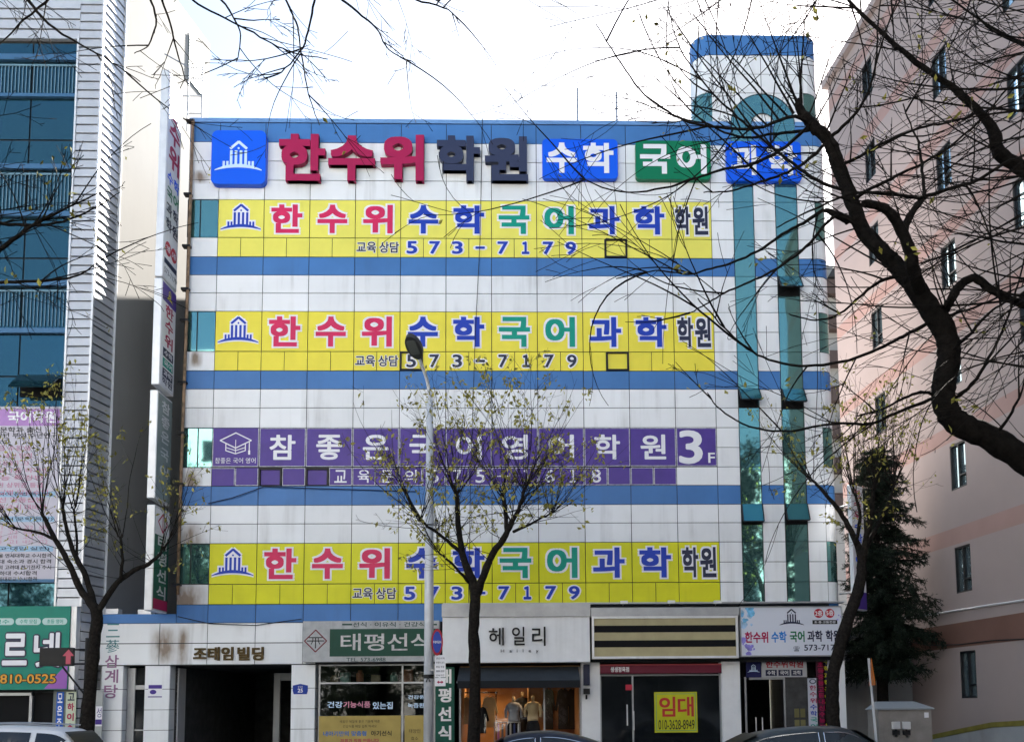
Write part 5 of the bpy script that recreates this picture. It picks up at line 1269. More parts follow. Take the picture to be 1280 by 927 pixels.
street_tree('bare street tree with a leaning dark trunk beside the stairway entrance', -5.0, (1043, 927), .62,
    [[(1044, 927, 0, .30), (1040, 875, 0, .27), (1045, 825, 0, .26), (1060, 775, 0, .25), (1072, 740, 0, .235), (1077, 700, 0, .21)],
     [(1076, 704, 0, .15), (1066, 668, .1, .12), (1050, 640, .2, .10), (1028, 612, .2, .075), (1015, 600, .2, .05)],
     [(1078, 704, 0, .15), (1084, 665, -.2, .13), (1090, 635, -.3, .10), (1092, 610, -.3, .08)],
     [(1080, 690, 0, .10), (1098, 655, .2, .085), (1112, 625, .3, .07), (1118, 605, .3, .06)],
     [(1070, 680, 0, .08), (1075, 645, -.4, .07), (1068, 615, -.5, .055)]],
    37, [(11, 2.4, .8), (16, 3.1, .6), (16, 2.9, .8), (13, 2.9, .6)], leafskip=.68, dens=4, leafsize=.13, tw=.011)
# conifer behind it
def conifer(Y, px, base_y, top_y, seed):
    r = random.Random(seed); p = at(px, base_y, Y); zt = AZ(px, top_y, Y)
    o = empty('conifer', (p.x, Y, 0), 'dark drooping conifer in the alley mouth behind the leaning street tree', 'tree')
    mb = MB(); mb.tube([(p.x, Y, -.02), (p.x+.05, Y, zt*.5), (p.x, Y, zt)], [.2, .14, .02], 9); mb.build('trunk', M_barkf, o, smooth=True)
    br = MB(); nd = MB(); z = 2.7
    while z < zt-.1:
        f = (z-2.7)/(zt-2.7); reach = (1.75*(1-f)**.5+.2)*r.uniform(.5, 1.2)
        if f < .12: reach *= .75
        a = r.uniform(0, 6.283); reach *= 1-.38*max(0, -math.cos(a)); d = Vector((math.cos(a), math.sin(a)*.75, r.uniform(.02, .22)))
        P = Vector((p.x, Y, z)); pts = [P]; k = max(4, int(reach/.2)); dd = d.normalized()
        for i in range(k):
            dd = (dd+Vector((0, 0, -.05-.03*i/k))+wob(r, .07)).normalized(); P = P+dd*reach/k; pts.append(P.copy())
        br.tube(pts, [.03*(1-i/(k+1))+.003 for i in range(k+1)], 4, cap=False)
        for i in range(1, k+1):
            for s in range(11):
                q = pts[i]+wob(r, .05); t = (dd*r.uniform(.1, 1)+wob(r, .75)+Vector((0, 0, -.45))).normalized(); L_ = r.uniform(.12, .36)*(1.1-.5*f)
                n_ = t.cross(wob(r, 1)).normalized()*.016; nd.quad(q-n_, q+n_, q+t*L_+n_*.3, q+t*L_-n_*.3)
                for w in range(6):
                    q2 = q+t*L_*r.uniform(.1, 1); t2 = (t*.7+wob(r, .8)).normalized()*r.uniform(.05, .10); n2 = t2.cross(wob(r, 1)).normalized()*.010; nd.quad(q2-n2, q2+n2, q2+t2+n2*.4, q2+t2-n2*.4)
        z += r.uniform(.012, .036)
    br.build('branches', M_barkf, o); nd.build('foliage', M_needle, o)
conifer(1.0, 1104, 900, 560, 5)

# trees across the street: evergreens for the window reflections, extra ones added to block bounce light
def reflected_tree(x, y, h, rad, seed, lab, leaves=130):
    r = random.Random(seed); o = empty('evergreen_tree', (x, y, 0), lab, 'tree', 'evergreens across the street')
    mb = MB(); mb.tube([(x, y, -.02), (x+.1, y, h*.5), (x, y, h*.9)], [.3, .2, .05], 8)
    lf = MB()
    for c in range(56):
        a = r.uniform(0, 6.283); f = r.random(); rr = rad*math.sqrt(r.random())*(1-.55*f); C_ = Vector((x+rr*math.cos(a), y+rr*math.sin(a), h*(.12+.86*f)))
        mb.tube([(x, y, C_.z-1.2), C_], [.07, .02], 4)
        for i in range(leaves):
            q = C_+Vector((r.gauss(0, .55), r.gauss(0, .55), r.gauss(0, .5))); t = wob(r, 1).normalized()*r.uniform(.15, .3); b_ = t.cross(wob(r, 1)).normalized()*.09
            lf.quad(q, q+t*.5+b_, q+t, q+t*.5-b_)
    mb.build('trunk', M_bark, o); lf.build('crown', M_evleaf, o)
for i, (x, y, h, rad, lab) in enumerate(((9.5, -33.5, 13, 2.6, 'evergreen across the street opposite the glass strips'), (13.8, -31.5, 18.6, 2.7, 'evergreen across the street right of the glass strips'), (-21, -31.5, 17, 3, 'evergreen across the street opposite the left end windows'),
        (3, -33.5, 12.5, 2.8, 'evergreen across the street just right of the camera'), (-9, -33, 13, 3, 'evergreen across the street left of the camera'), (21, -33, 12, 3, 'evergreen across the street at the far right'), (-3, -34, 11.5, 2.6, 'evergreen across the street behind the camera'),
        (-14.5, -32.5, 11, 2.8, 'evergreen across the street between the two left ones'), (-26, -33, 12, 3, 'evergreen across the street second from the far left'), (-32, -33, 11, 3, 'evergreen across the street at the far left'),
        (6.3, -34.5, 12, 2.6, 'evergreen across the street beside the tallest one'), (18.2, -31.5, 19.3, 2.9, 'evergreen across the street second from the far right'), (27, -34, 12, 3, 'evergreen across the street beyond the far right one'))):
    reflected_tree(x, y, h, rad, 50+i, lab, 300 if y > -32 else 150)

# ------------------------------------------------------------------ big near tree on the right, branches across the picture
def near_tree():
    r = random.Random(91); Y = -20.0
    o = empty('near_tree', (6.8, -20, 0), 'big near tree whose crooked dark limb and twigs cross the right of the picture', 'tree')
    tr, br, tips = MB(), MB(), []
    A = lambda x, y, dy=0: at(x, y, Y+dy)
    main = [Vector((6.9, -20, -.05)), Vector((6.75, -20, 1.5)), Vector((6.4, -20, 2.9)), A(1345, 615), A(1280, 574), A(1240, 548), A(1200, 530), A(1182, 508), A(1180, 478), A(1186, 445), A(1182, 416), A(1164, 388), A(1139, 350)]
    mr = [.28, .22, .18, .15, .138, .128, .126, .12, .115, .113, .112, .108, .098]
    tp, tq = limb(tr, main, mr, r, 11, .006); tr.build('trunk', M_barkf, o, smooth=True)
    L = []
    def add(pts, r0, r1, n=7):
        if r0 > .04: r0 *= 1.04; r1 *= 1.04
        P = [A(*p) for p in pts]; k = len(P); p, q = limb(br, P, [r0+(r1-r0)*i/(k-1) for i in range(k)], r, n, .006); L.append((p, q)); return p, q
    add([(1139, 352), (1118, 330, .1), (1106, 318, .1), (1080, 290, .2), (1066, 254, .2), (1048, 207, .3), (1035, 175, .3), (1020, 161, .3)], .092, .06)
    add([(1022, 164, .3), (1008, 148, .3), (1000, 138, .3), (997, 126, .3)], .062, .035)
    add([(1150, 368), (1141, 335, -.3), (1136, 309, -.4), (1120, 276, -.5), (1103, 259, -.6), (1080, 254, -.7)], .07, .035)
    add([(1136, 309, -.4), (1131, 285, -.4), (1143, 262, -.4), (1156, 246, -.4)], .045, .024)
    add([(1156, 246, -.4), (1152, 205, -.3), (1148, 180, -.3), (1140, 160, -.2), (1128, 130, -.2)], .018, .006, 5)
    add([(1156, 246, -.4), (1190, 235, -.6), (1220, 226, -.8), (1255, 205, -1), (1290, 190, -1.1)], .02, .012, 5)
    add([(1061, 276, .2), (1045, 268, .2), (1030, 262, .2)], .05, .02)
    # limb coming in from the upper right
    p0 = Vector((6.72, -20, 1.9)); P = [p0, Vector((7.1, -19.6, 4.0)), Vector((6.7, -19.4, 6.0))]+[A(*q, .5) for q in ((1310, 228), (1280, 212), (1249, 191), (1242, 165), (1220, 136), (1187, 107), (1145, 78), (1103, 42), (1062, 2), (1040, -30))]
    L.append(limb(br, P, [.16, .14, .12, .09, .08, .072, .062, .045, .036, .03, .024, .017, .01], r, 8, .006))
    add([(1181, 388), (1190, 372, -.2), (1200, 357, -.2), (1218, 347, -.3), (1236, 360, -.3), (1258, 372, -.3), (1290, 384, -.3)], .045, .035)
    # long sweeping twigs traced from the picture
    S = [[(1165, 402), (1130, 420, -.2), (1106, 432, -.3), (1061, 450, -.4), (1009, 457, -.5), (961, 449, -.6), (928, 431, -.7), (900, 404, -.7), (872, 372, -.7)],
         [(1168, 497), (1126, 513, .2), (1087, 529, .3), (1042, 529, .4), (977, 539, .5), (928, 529, .6), (896, 507, .6), (884, 490, .6)],
         [(1172, 495), (1150, 490, -.3), (1125, 500, -.4), (1100, 512, -.5), (1070, 520, -.5)],
         [(1126, 342), (1100, 352, .1), (1074, 371, .2), (1050, 392, .2), (1020, 400, .2), (985, 392, .2)],
         [(1080, 288, .2), (1050, 270, .1), (1030, 282, .1), (1008, 308, 0), (972, 335, 0), (938, 352, 0), (905, 366, 0), (882, 380, 0), (860, 392, 0)],
         [(1030, 262, .2), (1008, 276, .3), (985, 289, .3), (946, 314, .4), (915, 328, .4), (883, 337, .5), (860, 343, .5), (820, 338, .5), (770, 348, .5)],
         [(1018, 160, .3), (993, 146, .2), (945, 160, .1), (909, 160, .1), (870, 155, 0), (835, 140, 0), (800, 112, 0), (770, 70, 0), (745, 30, 0)],
         [(1018, 162, .3), (990, 165, .6), (960, 168, .7), (930, 172, .8), (890, 158, .8), (855, 130, .9), (838, 100, .9)],
         [(1012, 158, .3), (975, 188, 0), (940, 205, -.2), (905, 212, -.3), (870, 222, -.3), (830, 235, -.4), (775, 240, -.4), (725, 222, -.4)],
         [(1035, 178, .3), (1010, 200, .2), (985, 215, .1), (950, 228, 0), (915, 238, -.1), (880, 240, -.1)],
         [(1048, 208, .3), (1075, 196, .2), (1110, 176, .1), (1150, 160, 0), (1190, 152, 0), (1235, 138, -.1), (1290, 120, -.1)],
         [(1040, 170, .3), (1062, 150, .3), (1082, 122, .3), (1094, 85, .3), (1097, 40, .3), (1102, -10, .3)],
         [(1060, 240, .2), (1020, 225, .4), (985, 200, .5), (950, 172, .6), (915, 140, .7), (885, 110, .8), (850, 60, .8), (835, 10, .8)],
         [(1060, 255, .2), (1090, 235, .1), (1130, 215, 0), (1170, 195, 0), (1215, 160, -.1), (1260, 110, -.1), (1290, 70, -.1)],
         [(1186, 440), (1210, 420, -.4), (1235, 392, -.5), (1262, 375, -.6), (1292, 360, -.6)],
         [(1190, 500), (1215, 480, -.3), (1240, 440, -.4), (1260, 395, -.4), (1275, 345, -.4), (1285, 300, -.4)],
         [(1165, 400), (1185, 395, .3), (1215, 385, .4), (1250, 370, .5), (1290, 352, .5)],
         [(1240, 549), (1262, 520, -.2), (1276, 492, -.3), (1284, 460, -.3)],
         [(1155, 248, -.4), (1130, 245, -.5), (1095, 240, -.6), (1055, 245, -.7), (1010, 265, -.8), (970, 285, -.8)]]
    for s in S: add(s, .020, .0058, 5)
    # stiff upward shoots from the knuckle
    for (bx_, by, tx, ty, rr) in ((1000, 140, 945, -10, .012), (997, 138, 968, 60, .009), (992, 142, 905, -5, .011), (985, 146, 880, 20, .01), (1004, 140, 983, 97, .016), (1002, 130, 1000, 40, .012), (1000, 128, 1016, -10, .011),
                                  (1008, 150, 1046, 60, .009), (975, 152, 858, -10, .01), (960, 158, 830, 30, .009), (1016, 158, 1062, 90, .01), (940, 160, 800, 5, .009), (925, 160, 905, 70, .008), (1030, 172, 1070, 60, .01)):
        p = A(bx_, by, .3); t = A(tx, ty, .3+r.uniform(-.5, .5)); d = (t-p); grow(br, r, p, d+wob(r, .1), d.length*1.05, rr*1.25, .0, .045, .16, 4, .4, 0, tips, 5, (15, 45))
    # finer twigs everywhere along the limbs
    for p, q in L:
        ln = sum((b-a).length for a, b in zip(p, p[1:])); cnt = int(ln*2.6)
        for k in range(cnt):
            i = r.randint(1, len(p)-2); d = (p[i+1]-p[i-1]).normalized(); ax = wob(r, 1).normalized()
            dd = d.copy(); dd.rotate(Matrix.Rotation(R(r.uniform(20, 75)), 3, d.cross(ax).normalized())); 
            if dd.x > .3 and r.random() < .35: dd.x *= -1
            dd.y *= .5
            grow(br, r, p[i], dd, r.uniform(.4, 2.2), r.uniform(.006, .012), r.choice((-.2, .0, .25)), .045, .12, r.randint(1, 4), .55, 0, tips, 4, (15, 42), r.choice((.35, .6, .9)))
    # twigs coming out of the crown beyond the right edge of the picture
    for k in range(64):
        x, y = 1300+r.uniform(0, 60), r.uniform(-40, 470); p = A(x, y, r.uniform(-.8, .8)); d = Vector((-1, r.uniform(-.3, .3), r.uniform(-.85, .25)))
        grow(br, r, p, d, r.uniform(1.0, 3.2), r.uniform(.007, .015), r.choice((-.15, .0, .15)), .04, .14, r.randint(2, 5), .5, 0, tips, 4, (12, 38), r.choice((.2, .4, .6)))
    for k in range(44):
        x, y = r.uniform(840, 1290), -r.uniform(8, 60); p = A(x, y, r.uniform(-.6, .9)); d = Vector((r.uniform(-.8, .5), r.uniform(-.3, .3), r.uniform(-1, -.2)))
        grow(br, r, p, d, r.uniform(.6, 2.4), r.uniform(.006, .012), -.05, .04, .14, r.randint(1, 4), .5, 0, tips, 4, (12, 40), r.choice((.2, .5, .7)))
    br.build('branches', M_barkf, o)
    sel = [t for t in tips if r.random() < .05]; leafset(sel, r, M_leaf, 'leaves', o, 3, .075, skip=.2)
near_tree()
def near_tree_left():
    r = random.Random(17); Y = -19.6
    o = empty('near_tree', (-7.4, -19.6, 0), 'near tree off the left edge with fine hanging twigs along the top', 'tree')
    tr, br, tips = MB(), MB(), []; A = lambda x, y, dy=0: at(x, y, Y+dy)
    P = [Vector((-7.4, Y, -.05)), Vector((-7.3, Y, 2.5)), Vector((-7.0, Y, 5.5)), Vector((-6.9, Y, 8.2)), Vector((-6.4, Y, 10.2))]
    limb(tr, P, [.3, .22, .19, .16, .12], r, 10, .01); tr.build('trunk', M_barkf, o, smooth=True)
    L = []
    def add(P, r0, r1, n=6):
        k = len(P); p, q = limb(br, P, [r0+(r1-r0)*i/(k-1) for i in range(k)], r, n, .006); L.append((p, q))
    add([P[4], Vector((-5.2, Y+.3, 10.6)), Vector((-3.6, Y+.4, 10.5)), Vector((-2.0, Y+.4, 10.2)), Vector((-.9, Y+.3, 9.7))], .10, .02)
    add([P[3], Vector((-6.2, Y-.2, 7.6)), A(-30, 330), A(0, 312), A(40, 282), A(85, 260), A(130, 238)], .05, .004)
    add([P[3], Vector((-6.2, Y+.2, 7.3)), A(-25, 272), A(20, 281), A(70, 279), A(115, 262), A(150, 240)], .03, .004)
    add([P[2], Vector((-6.1, Y+.1, 6.6)), A(-20, 350), A(30, 352), A(80, 348), A(105, 340), A(130, 322)], .03, .004)
    add([P[4], Vector((-5.8, Y-.2, 9.6)), A(25, -8), A(60, 30), A(105, 58), A(140, 78), A(175, 102)], .022, .004)
    add([P[4], Vector((-6.0, Y+.2, 9.7)), A(60, -10), A(30, 25), A(-5, 60)], .022, .006)
    for x0, pts in ((340, [(352, -12), (361, 8), (372, 34), (377, 66), (386, 118), (399, 156)]), (230, [(228, -12), (255, 10), (300, 32), (340, 55), (372, 68), (410, 74)]), (180, [(185, -10), (195, 25), (186, 56), (168, 66)]),
                    (280, [(268, -10), (290, 18), (300, 45), (296, 78)]), (200, [(200, -10), (215, 40), (225, 78), (235, 108)]), (400, [(415, -10), (440, 10), (470, 35), (486, 62), (520, 80)]), (500, [(505, -10), (520, 0), (560, 12), (575, 30)]), (380, [(395, -10), (388, 25), (378, 60), (352, 90), (330, 98)])):
        add([A(x, y, r.uniform(-.1, .4)) for x, y in pts], .014, .005, 5)
    for p, q in L:
        ln = sum((b-a).length for a, b in zip(p, p[1:])); cnt = int(ln*3.4)
        for k in range(cnt):
            i = r.randint(1, len(p)-2); d = (p[i+1]-p[i-1]).normalized(); dd = d.copy(); dd.rotate(Matrix.Rotation(R(r.uniform(20, 65)), 3, d.cross(wob(r, 1)).normalized())); dd.y *= .5
            grow(br, r, p[i], dd, r.uniform(.3, 1.4), r.uniform(.005, .009), -.15, .05, .12, r.randint(1, 4), .5, 0, tips, 4, (15, 45), r.choice((.4, .7, 1.0)))
    for k in range(10):
        p = A(-30, r.uniform(120, 400), r.uniform(-.5, .5)); grow(br, r, p, Vector((1, r.uniform(-.3, .3), r.uniform(-.4, .3))), r.uniform(.5, 1.2), .007, .1, .1, .15, 3, .5, 0, tips, 3)
    br.build('branches', M_barkf, o)
    sel = [t for t in tips if t[0].z < 8 and r.random() < .09]; leafset(sel, r, M_leaf, 'leaves', o, 3, .075, skip=.2)
near_tree_left()

# ------------------------------------------------------------------ street furniture
Yp = -5.2
pb_ = at(535.5, 927, Yp); pt_ = at(531, 500, Yp); pe = at(521, 448, Yp-.3)
o = empty('street_light', (pb_.x, Yp, 0), 'tall pale tapered street light pole with a dark oval lamp head', 'street light')
mb = MB(); mb.lathe([(.2, 0), (.2, .02), (.15, .03), (.135, .5), (.13, .55)], (pb_.x, Yp, .0), 16); mb.build('base', M_pole, o, smooth=False)
mb = MB(); mb.tube([(pb_.x, Yp, .03), (pb_.x, Yp, 4.5), (pb_.x, Yp, pt_.z)], [.125, .115, .085], 16); mb.build('pole', M_pole, o, smooth=True)
mb = MB(); mb.tube(smooth([(pb_.x, Yp, pt_.z-.02), (pb_.x-.02, Yp, pt_.z+.2), (pb_.x-.08, Yp-.12, pt_.z+.55), (pb_.x-.24, Yp-.45, pt_.z+.95)], [.045]*4)[0], .042, 10); mb.build('arm', M_pole, o, smooth=True)
hd = Vector((pb_.x-.25, Yp-.5, pt_.z+.97)); dh = Vector((-.22, -.72, .42)).normalized(); sx_ = dh.cross(Vector((0, 0, 1))).normalized(); uz = sx_.cross(dh)
def HM(u, v, d): return hd+dh*v+sx_*u+uz*d
mb = MB(); mb.prism(ellipse(0, .30, .20, .37, 24), HM, -.05, .10); mb.prism(ellipse(0, .30, .15, .30, 24), HM, .1, .15); mb.build('lamp_head', mat('lamp_grey', (.035, .036, .04), .5), o, smooth=False, bevel=.02)
mb = MB(); mb.prism(rrect(-.12, .12, .12, .55, .05), HM, -.07, -.051); mb.build('lens', mat('lamp_lens', (.10, .11, .11), .25), o)
# no parking sign and plates on a bracket from the pole
sgY = Yp-.16; c_ = at(546.5, 802, sgY)
o = empty('no_parking_sign', (c_.x, sgY, c_.z-.3), 'round blue and red no parking sign on the street light pole', 'sign')
rx, rz = .145, .335
mb = MB(); mb.prism(ellipse(c_.x, c_.z, rx, rz, 28), FR(sgY), 0, .012); mb.build('red_rim', mat('sign_red', (.34, .01, .03), .4), o)
mb = MB(); mb.prism(ellipse(c_.x, c_.z, rx*.74, rz*.80, 28), FR(sgY), .0125, .016); mb.build('blue_disc', mat('sign_blue', (.015, .05, .34), .4), o)
mb = MB(); text(mb, '주정차금지', c_.x-.10, c_.x+.10, c_.z-.035, c_.z+.035, FR(sgY), d=.021, r=.02); mb.build('lettering', M_lwhite, o)
mb = MB(); mb.box(pb_.x+.05, c_.x, Yp-.03, Yp+.03, c_.z-.025, c_.z+.025); mb.box(c_.x-.02, c_.x+.02, sgY+.002, Yp-.032, c_.z-.2, c_.z+.2); mb.build('bracket', M_metal, o)
c_ = at(550, 838, sgY); a, b = at(543.5, 857, sgY), at(557, 818, sgY)
o = empty('parking_notice_plate', (c_.x, sgY, a.z), 'narrow white notice plate with small text under the round sign', 'sign')
mb = MB(); mb.box(a.x, b.x, sgY, sgY+.01, a.z+.22, b.z); mb.box(a.x, b.x, sgY, sgY+.01, a.z, a.z+.205); mb.build('plate', M_lwhite, o)
mb = MB(); z = b.z-.06
for s in ('견인지역', '주정차 금지', '평일 주말', '08:00~20:00', '단속구간'): text(mb, s, a.x+.03, b.x-.03, z-.05, z, FR(sgY), d=.004, r=.01); z -= .105
mb.build('lettering', M_navy, o)
mb = MB(); mb.prism([(a.x+.05, a.z+.10), (a.x+.10, a.z+.06), (a.x+.10, a.z+.085), (b.x-.1, a.z+.085), (b.x-.1, a.z+.06), (b.x-.05, a.z+.10), (b.x-.1, a.z+.14), (b.x-.1, a.z+.115), (a.x+.10, a.z+.115), (a.x+.10, a.z+.14)], FR(sgY), .001, .004); mb.build('red_arrow', M_crimson, o)
mb = MB(); mb.box(pb_.x+.05, c_.x, sgY+.012, sgY+.03, c_.z, c_.z+.04); mb.build('bracket', M_metal, o)
mb = MB(); mb.tube([(pb_.x, Yp, AZ(535, 845, Yp)-.05), (pb_.x, Yp, AZ(535, 845, Yp)+.05)], .135, 14); mb.tube([(pb_.x-.05, Yp-.14, AZ(535, 852, Yp)), (pb_.x, Yp-.14, AZ(535, 846, Yp)), (pb_.x+.05, Yp-.14, AZ(535, 852, Yp))], .015, 5); tag(mb.build('pole_strap', M_black), 'black strap clamped round the pale street light pole', 'strap')
# arrow display on its own post behind the left tree
ya = -4.2; a, b = at(50, 832, ya), at(93, 809, ya)
o = empty('arrow_display', (a.x+1.2, ya, 0), 'black traffic display box with a dull red arrow beside the left street tree', 'sign')
mb = MB(); mb.box(a.x, b.x, ya-.06, ya+.06, a.z, b.z); mb.build('case', M_black, o, bevel=.01)
cx_, cz_ = at(85.5, 820, ya-.06).x, (a.z+b.z)/2; h = (b.z-a.z)*.40
mb = MB(); mb.prism([(cx_-.06, cz_-h), (cx_+.06, cz_-h), (cx_+.06, cz_+.02), (cx_+.15, cz_+.02), (cx_, cz_+h), (cx_-.15, cz_+.02), (cx_-.06, cz_+.02)], FR(ya-.06), .001, .006); mb.build('arrow', mat('arrow_red', (.30, .07, .10), .5, emit=(.8, .1, .16), estr=.03), o)
xp_ = at(108, 820, ya).x
mb = MB(); mb.tube([(xp_, ya, 0), (xp_, ya, b.z+.25)], .045, 8); mb.build('post', M_black, o)
mb = MB()
for z in (a.z+.05, b.z-.05): mb.tube([(b.x, ya, z), (xp_, ya, z)], .025, 6)
mb.tube([(b.x-.3, ya, a.z), (xp_, ya, a.z-.75)], .025, 6); mb.build('bracket', M_black, o)
# utility cabinet, leaning work sign
ya = -3.6; a, b = at(1099, 927, ya), at(1164, 886, ya)
o = empty('utility_cabinet', ((a.x+b.x)/2, ya, 0), 'weathered beige concrete meter cabinet with a sloped lid in the alley mouth', 'cabinet')
M_cab = mat('stained_beige', (.25, .23, .215), .85, var=.15, streak=.8, bump=.2)
mb = MB(); mb.box(a.x, b.x, ya, ya+.8, 0, b.z); mb.build('body', M_cab, o)
mb = MB(); mb.hexa([(a.x-.05, ya-.06, b.z+.002), (b.x+.06, ya-.06, b.z+.002), (b.x+.06, ya+.86, b.z+.002), (a.x-.05, ya+.86, b.z+.002), (a.x-.05, ya-.06, b.z+.04), (b.x+.06, ya-.06, b.z+.04), (b.x-.1, ya+.86, b.z+.22), (a.x+.25, ya+.86, b.z+.22)]); mb.build('lid', mat('lid_grey', (.30, .33, .35), .6), o)
for i, x in enumerate((1119, 1132)):
    p = at(x, 906, ya); q = MB(); q.box(p.x-.11, p.x+.11, ya-.09, ya-.003, p.z-.10, p.z+.10); me_ = sub(q.build('meter', M_alu, o, bevel=.015)); q = MB(); q.tube([(p.x, ya-.05, p.z-.1), (p.x, ya-.05, p.z-.3)], .03, 6); q.box(p.x-.09, p.x+.09, ya-.08, ya-.003, p.z-.25, p.z-.13); q.build('pipe', M_black, me_)
q = MB(); p = at(1158, 893, ya); q.box(p.x-.06, p.x+.06, ya-.006, ya-.002, p.z-.07, p.z+.07); q.build('tag', M_lwhite, o)
ya = -4.6; p = at(1089, 860, ya); b = at(1094, 905, ya)
o = empty('work_sign', (b.x, ya, 0), 'orange road work sign seen edge-on on a leaning pole', 'sign')
q = MB(); q.tube([(b.x+.06, ya, 0), (p.x, ya+.1, AZ(1088, 822, ya))], .035, 8); q.build('pole', M_pole, o)
zt, zb = AZ(1088, 822, ya), AZ(1089, 856, ya)
q = MB(); WM_ = lambda u, v, d: (p.x+.02+u*.17+d*.9, ya-.03+u*.98-d*.17, v)
q.prism([(-.5, zb), (.5, zb), (0, zt)], lambda u, v, d: (p.x+.02+-u*.19+d*.98, ya-.03-u*.97+d*.2, v), -.01, .01); q.build('panel', mat('sign_orange', (.55, .15, .015), .45), o)
q = MB(); q.prism([(-.28, zb+.14), (.28, zb+.14), (0, zb+.5)], lambda u, v, d: (p.x+.02+-u*.19+d*.98, ya-.03-u*.97+d*.2, v), .0105, .014); q.build('symbol', M_yellow, o)
q = MB(); q.box(b.x-.2, b.x+.35, ya-.25, ya+.25, -.0, .08); q.build('foot', M_rubber, o)

# ------------------------------------------------------------------ parked cars
def loft(mb, st, close=True):
    """stations: list of rings (same count) joined along the car"""
    b0 = len(mb.v); n = len(st[0])
    for ring in st: mb.v += [tuple(p) for p in ring]
    for i in range(len(st)-1):
        for j in range(n-1): mb.f.append((b0+i*n+j, b0+i*n+j+1, b0+(i+1)*n+j+1, b0+(i+1)*n+j)); mb.m.append(mb.mi)
    if close: mb.f.append(tuple(b0+j for j in range(n))); mb.f.append(tuple(b0+(len(st)-1)*n+j for j in range(n-1, -1, -1))); mb.m += [mb.mi]*2
def car(name, label, x, y, facing, L_, W_, H_, hood, roof, belt, paint, suv=False, chrome=None, rails=False):
    """hood = [(t, z)...] lower body top line; roof = [(t, z, inset)...] greenhouse; t runs 0 front .. 1 rear"""
    o = empty(name, (x, y, -.12), label, 'car', 'cars parked along the kerb'); z0 = -.12
    X = lambda t: x+facing*(t-.5)*L_
    def ring(t, zt):
        e = 1-.10*abs(2*t-1)**4; w2 = W_/2*e; zb = z0+.24
        return [(X(t), y-w2*.88, zb), (X(t), y-w2, zb+.18), (X(t), y-w2*1.0, z0+.62), (X(t), y-w2*.96, zt-.05+z0), (X(t), y-w2*.88, zt+z0), (X(t), y, zt+.025+z0), (X(t), y+w2*.88, zt+z0), (X(t), y+w2*.96, zt-.05+z0), (X(t), y+w2, z0+.62), (X(t), y+w2, zb+.18), (X(t), y+w2*.88, zb)]
    mb = MB(); pts, zz = smooth([(t, 0, z) for t, z in hood], [0]*len(hood), 4); loft(mb, [ring(p.x, p.z) for p in pts]); mb.build('body', paint, o, smooth=True)
    # greenhouse shell
    def gring(t, z, ins, zb):
        w0, w1 = W_/2*.88, W_/2-ins
        return [(X(t), y-w0, zb+z0), (X(t), y-(w0+w1)/2-.015, (zb+z)/2+z0), (X(t), y-w1, z-.05+z0), (X(t), y-w1+.10, z+z0), (X(t), y, z+.025+z0), (X(t), y+w1-.10, z+z0), (X(t), y+w1, z-.05+z0), (X(t), y+(w0+w1)/2+.015, (zb+z)/2+z0), (X(t), y+w0, zb+z0)]
    mb = MB(); pts, ins = smooth([(t, 0, z) for t, z, i in roof], [i for t, z, i in roof], 5); loft(mb, [gring(p.x, max(p.z, belt+.01), i, belt-.02) for p, i in zip(pts, ins)]); mb.build('roof', paint, o, smooth=True)
    # side glass on both sides, front and rear glass
    def roofz(t):
        for p, q in zip(pts, pts[1:]):
            if p.x <= t <= q.x: return p.z+(q.z-p.z)*(t-p.x)/max(q.x-p.x, 1e-6)
        return belt
    inn = lambda t: W_/2-(roof[len(roof)//2][2])
    def side(s, t0, t1, nm, k=10):
        mb = MB(); up_ = []; lo_ = []
        for i in range(k+1):
            t = t0+(t1-t0)*i/k; zt = max(roofz(t)-.10, belt+.035); f = (zt-belt)/max(roofz(t)-.05-belt, .05)
            w0, w1 = W_/2*.88, inn(t); yy = (w0+(w1-w0)*f)+.022
            up_.append((X(t), y+s*yy, zt+z0)); lo_.append((X(t), y+s*(w0+.016), belt+.03+z0))
        for i in range(k): mb.quad(lo_[i], lo_[i+1], up_[i+1], up_[i]) if s*facing < 0 else mb.quad(lo_[i+1], lo_[i], up_[i], up_[i+1])
        ob = sub(mb.build(nm, M_carglass, o))
        if chrome:
            q = MB(); q.tube([lo_[0]]+up_+[lo_[-1]], .012, 5); q.build('trim', chrome, ob)
        return ob
    g0, g1 = roof[0][0], roof[-1][0]
    spans = [(g0+.07, .5-.012), (.5+.012, g1-.10)] if not suv else [(g0+.07, .47), (.495, .74), (.765, g1-.03)]
    for s in (-1, 1):
        for a_, b_ in spans: side(s, a_, b_, 'side_window')
    for (ta, tb, nm) in ((roof[0][0], roof[1][0], 'windscreen'), (roof[-1][0], roof[-2][0], 'rear_window')):
        mb = MB(); k = 6; off = -.012*facing if nm == 'windscreen' else .012*facing
        for i in range(k):
            a_, b_ = ta+(tb-ta)*(.06+.86*i/k), ta+(tb-ta)*(.06+.86*(i+1)/k); za_, zb2 = roofz(a_)+.035, roofz(b_)+.035; w_ = W_/2*.72
            mb.quad((X(a_)+off, y-w_, za_+z0), (X(a_)+off, y+w_, za_+z0), (X(b_)+off, y+w_*.96, zb2+z0), (X(b_)+off, y-w_*.96, zb2+z0))
        mb.build(nm, M_rear, o)
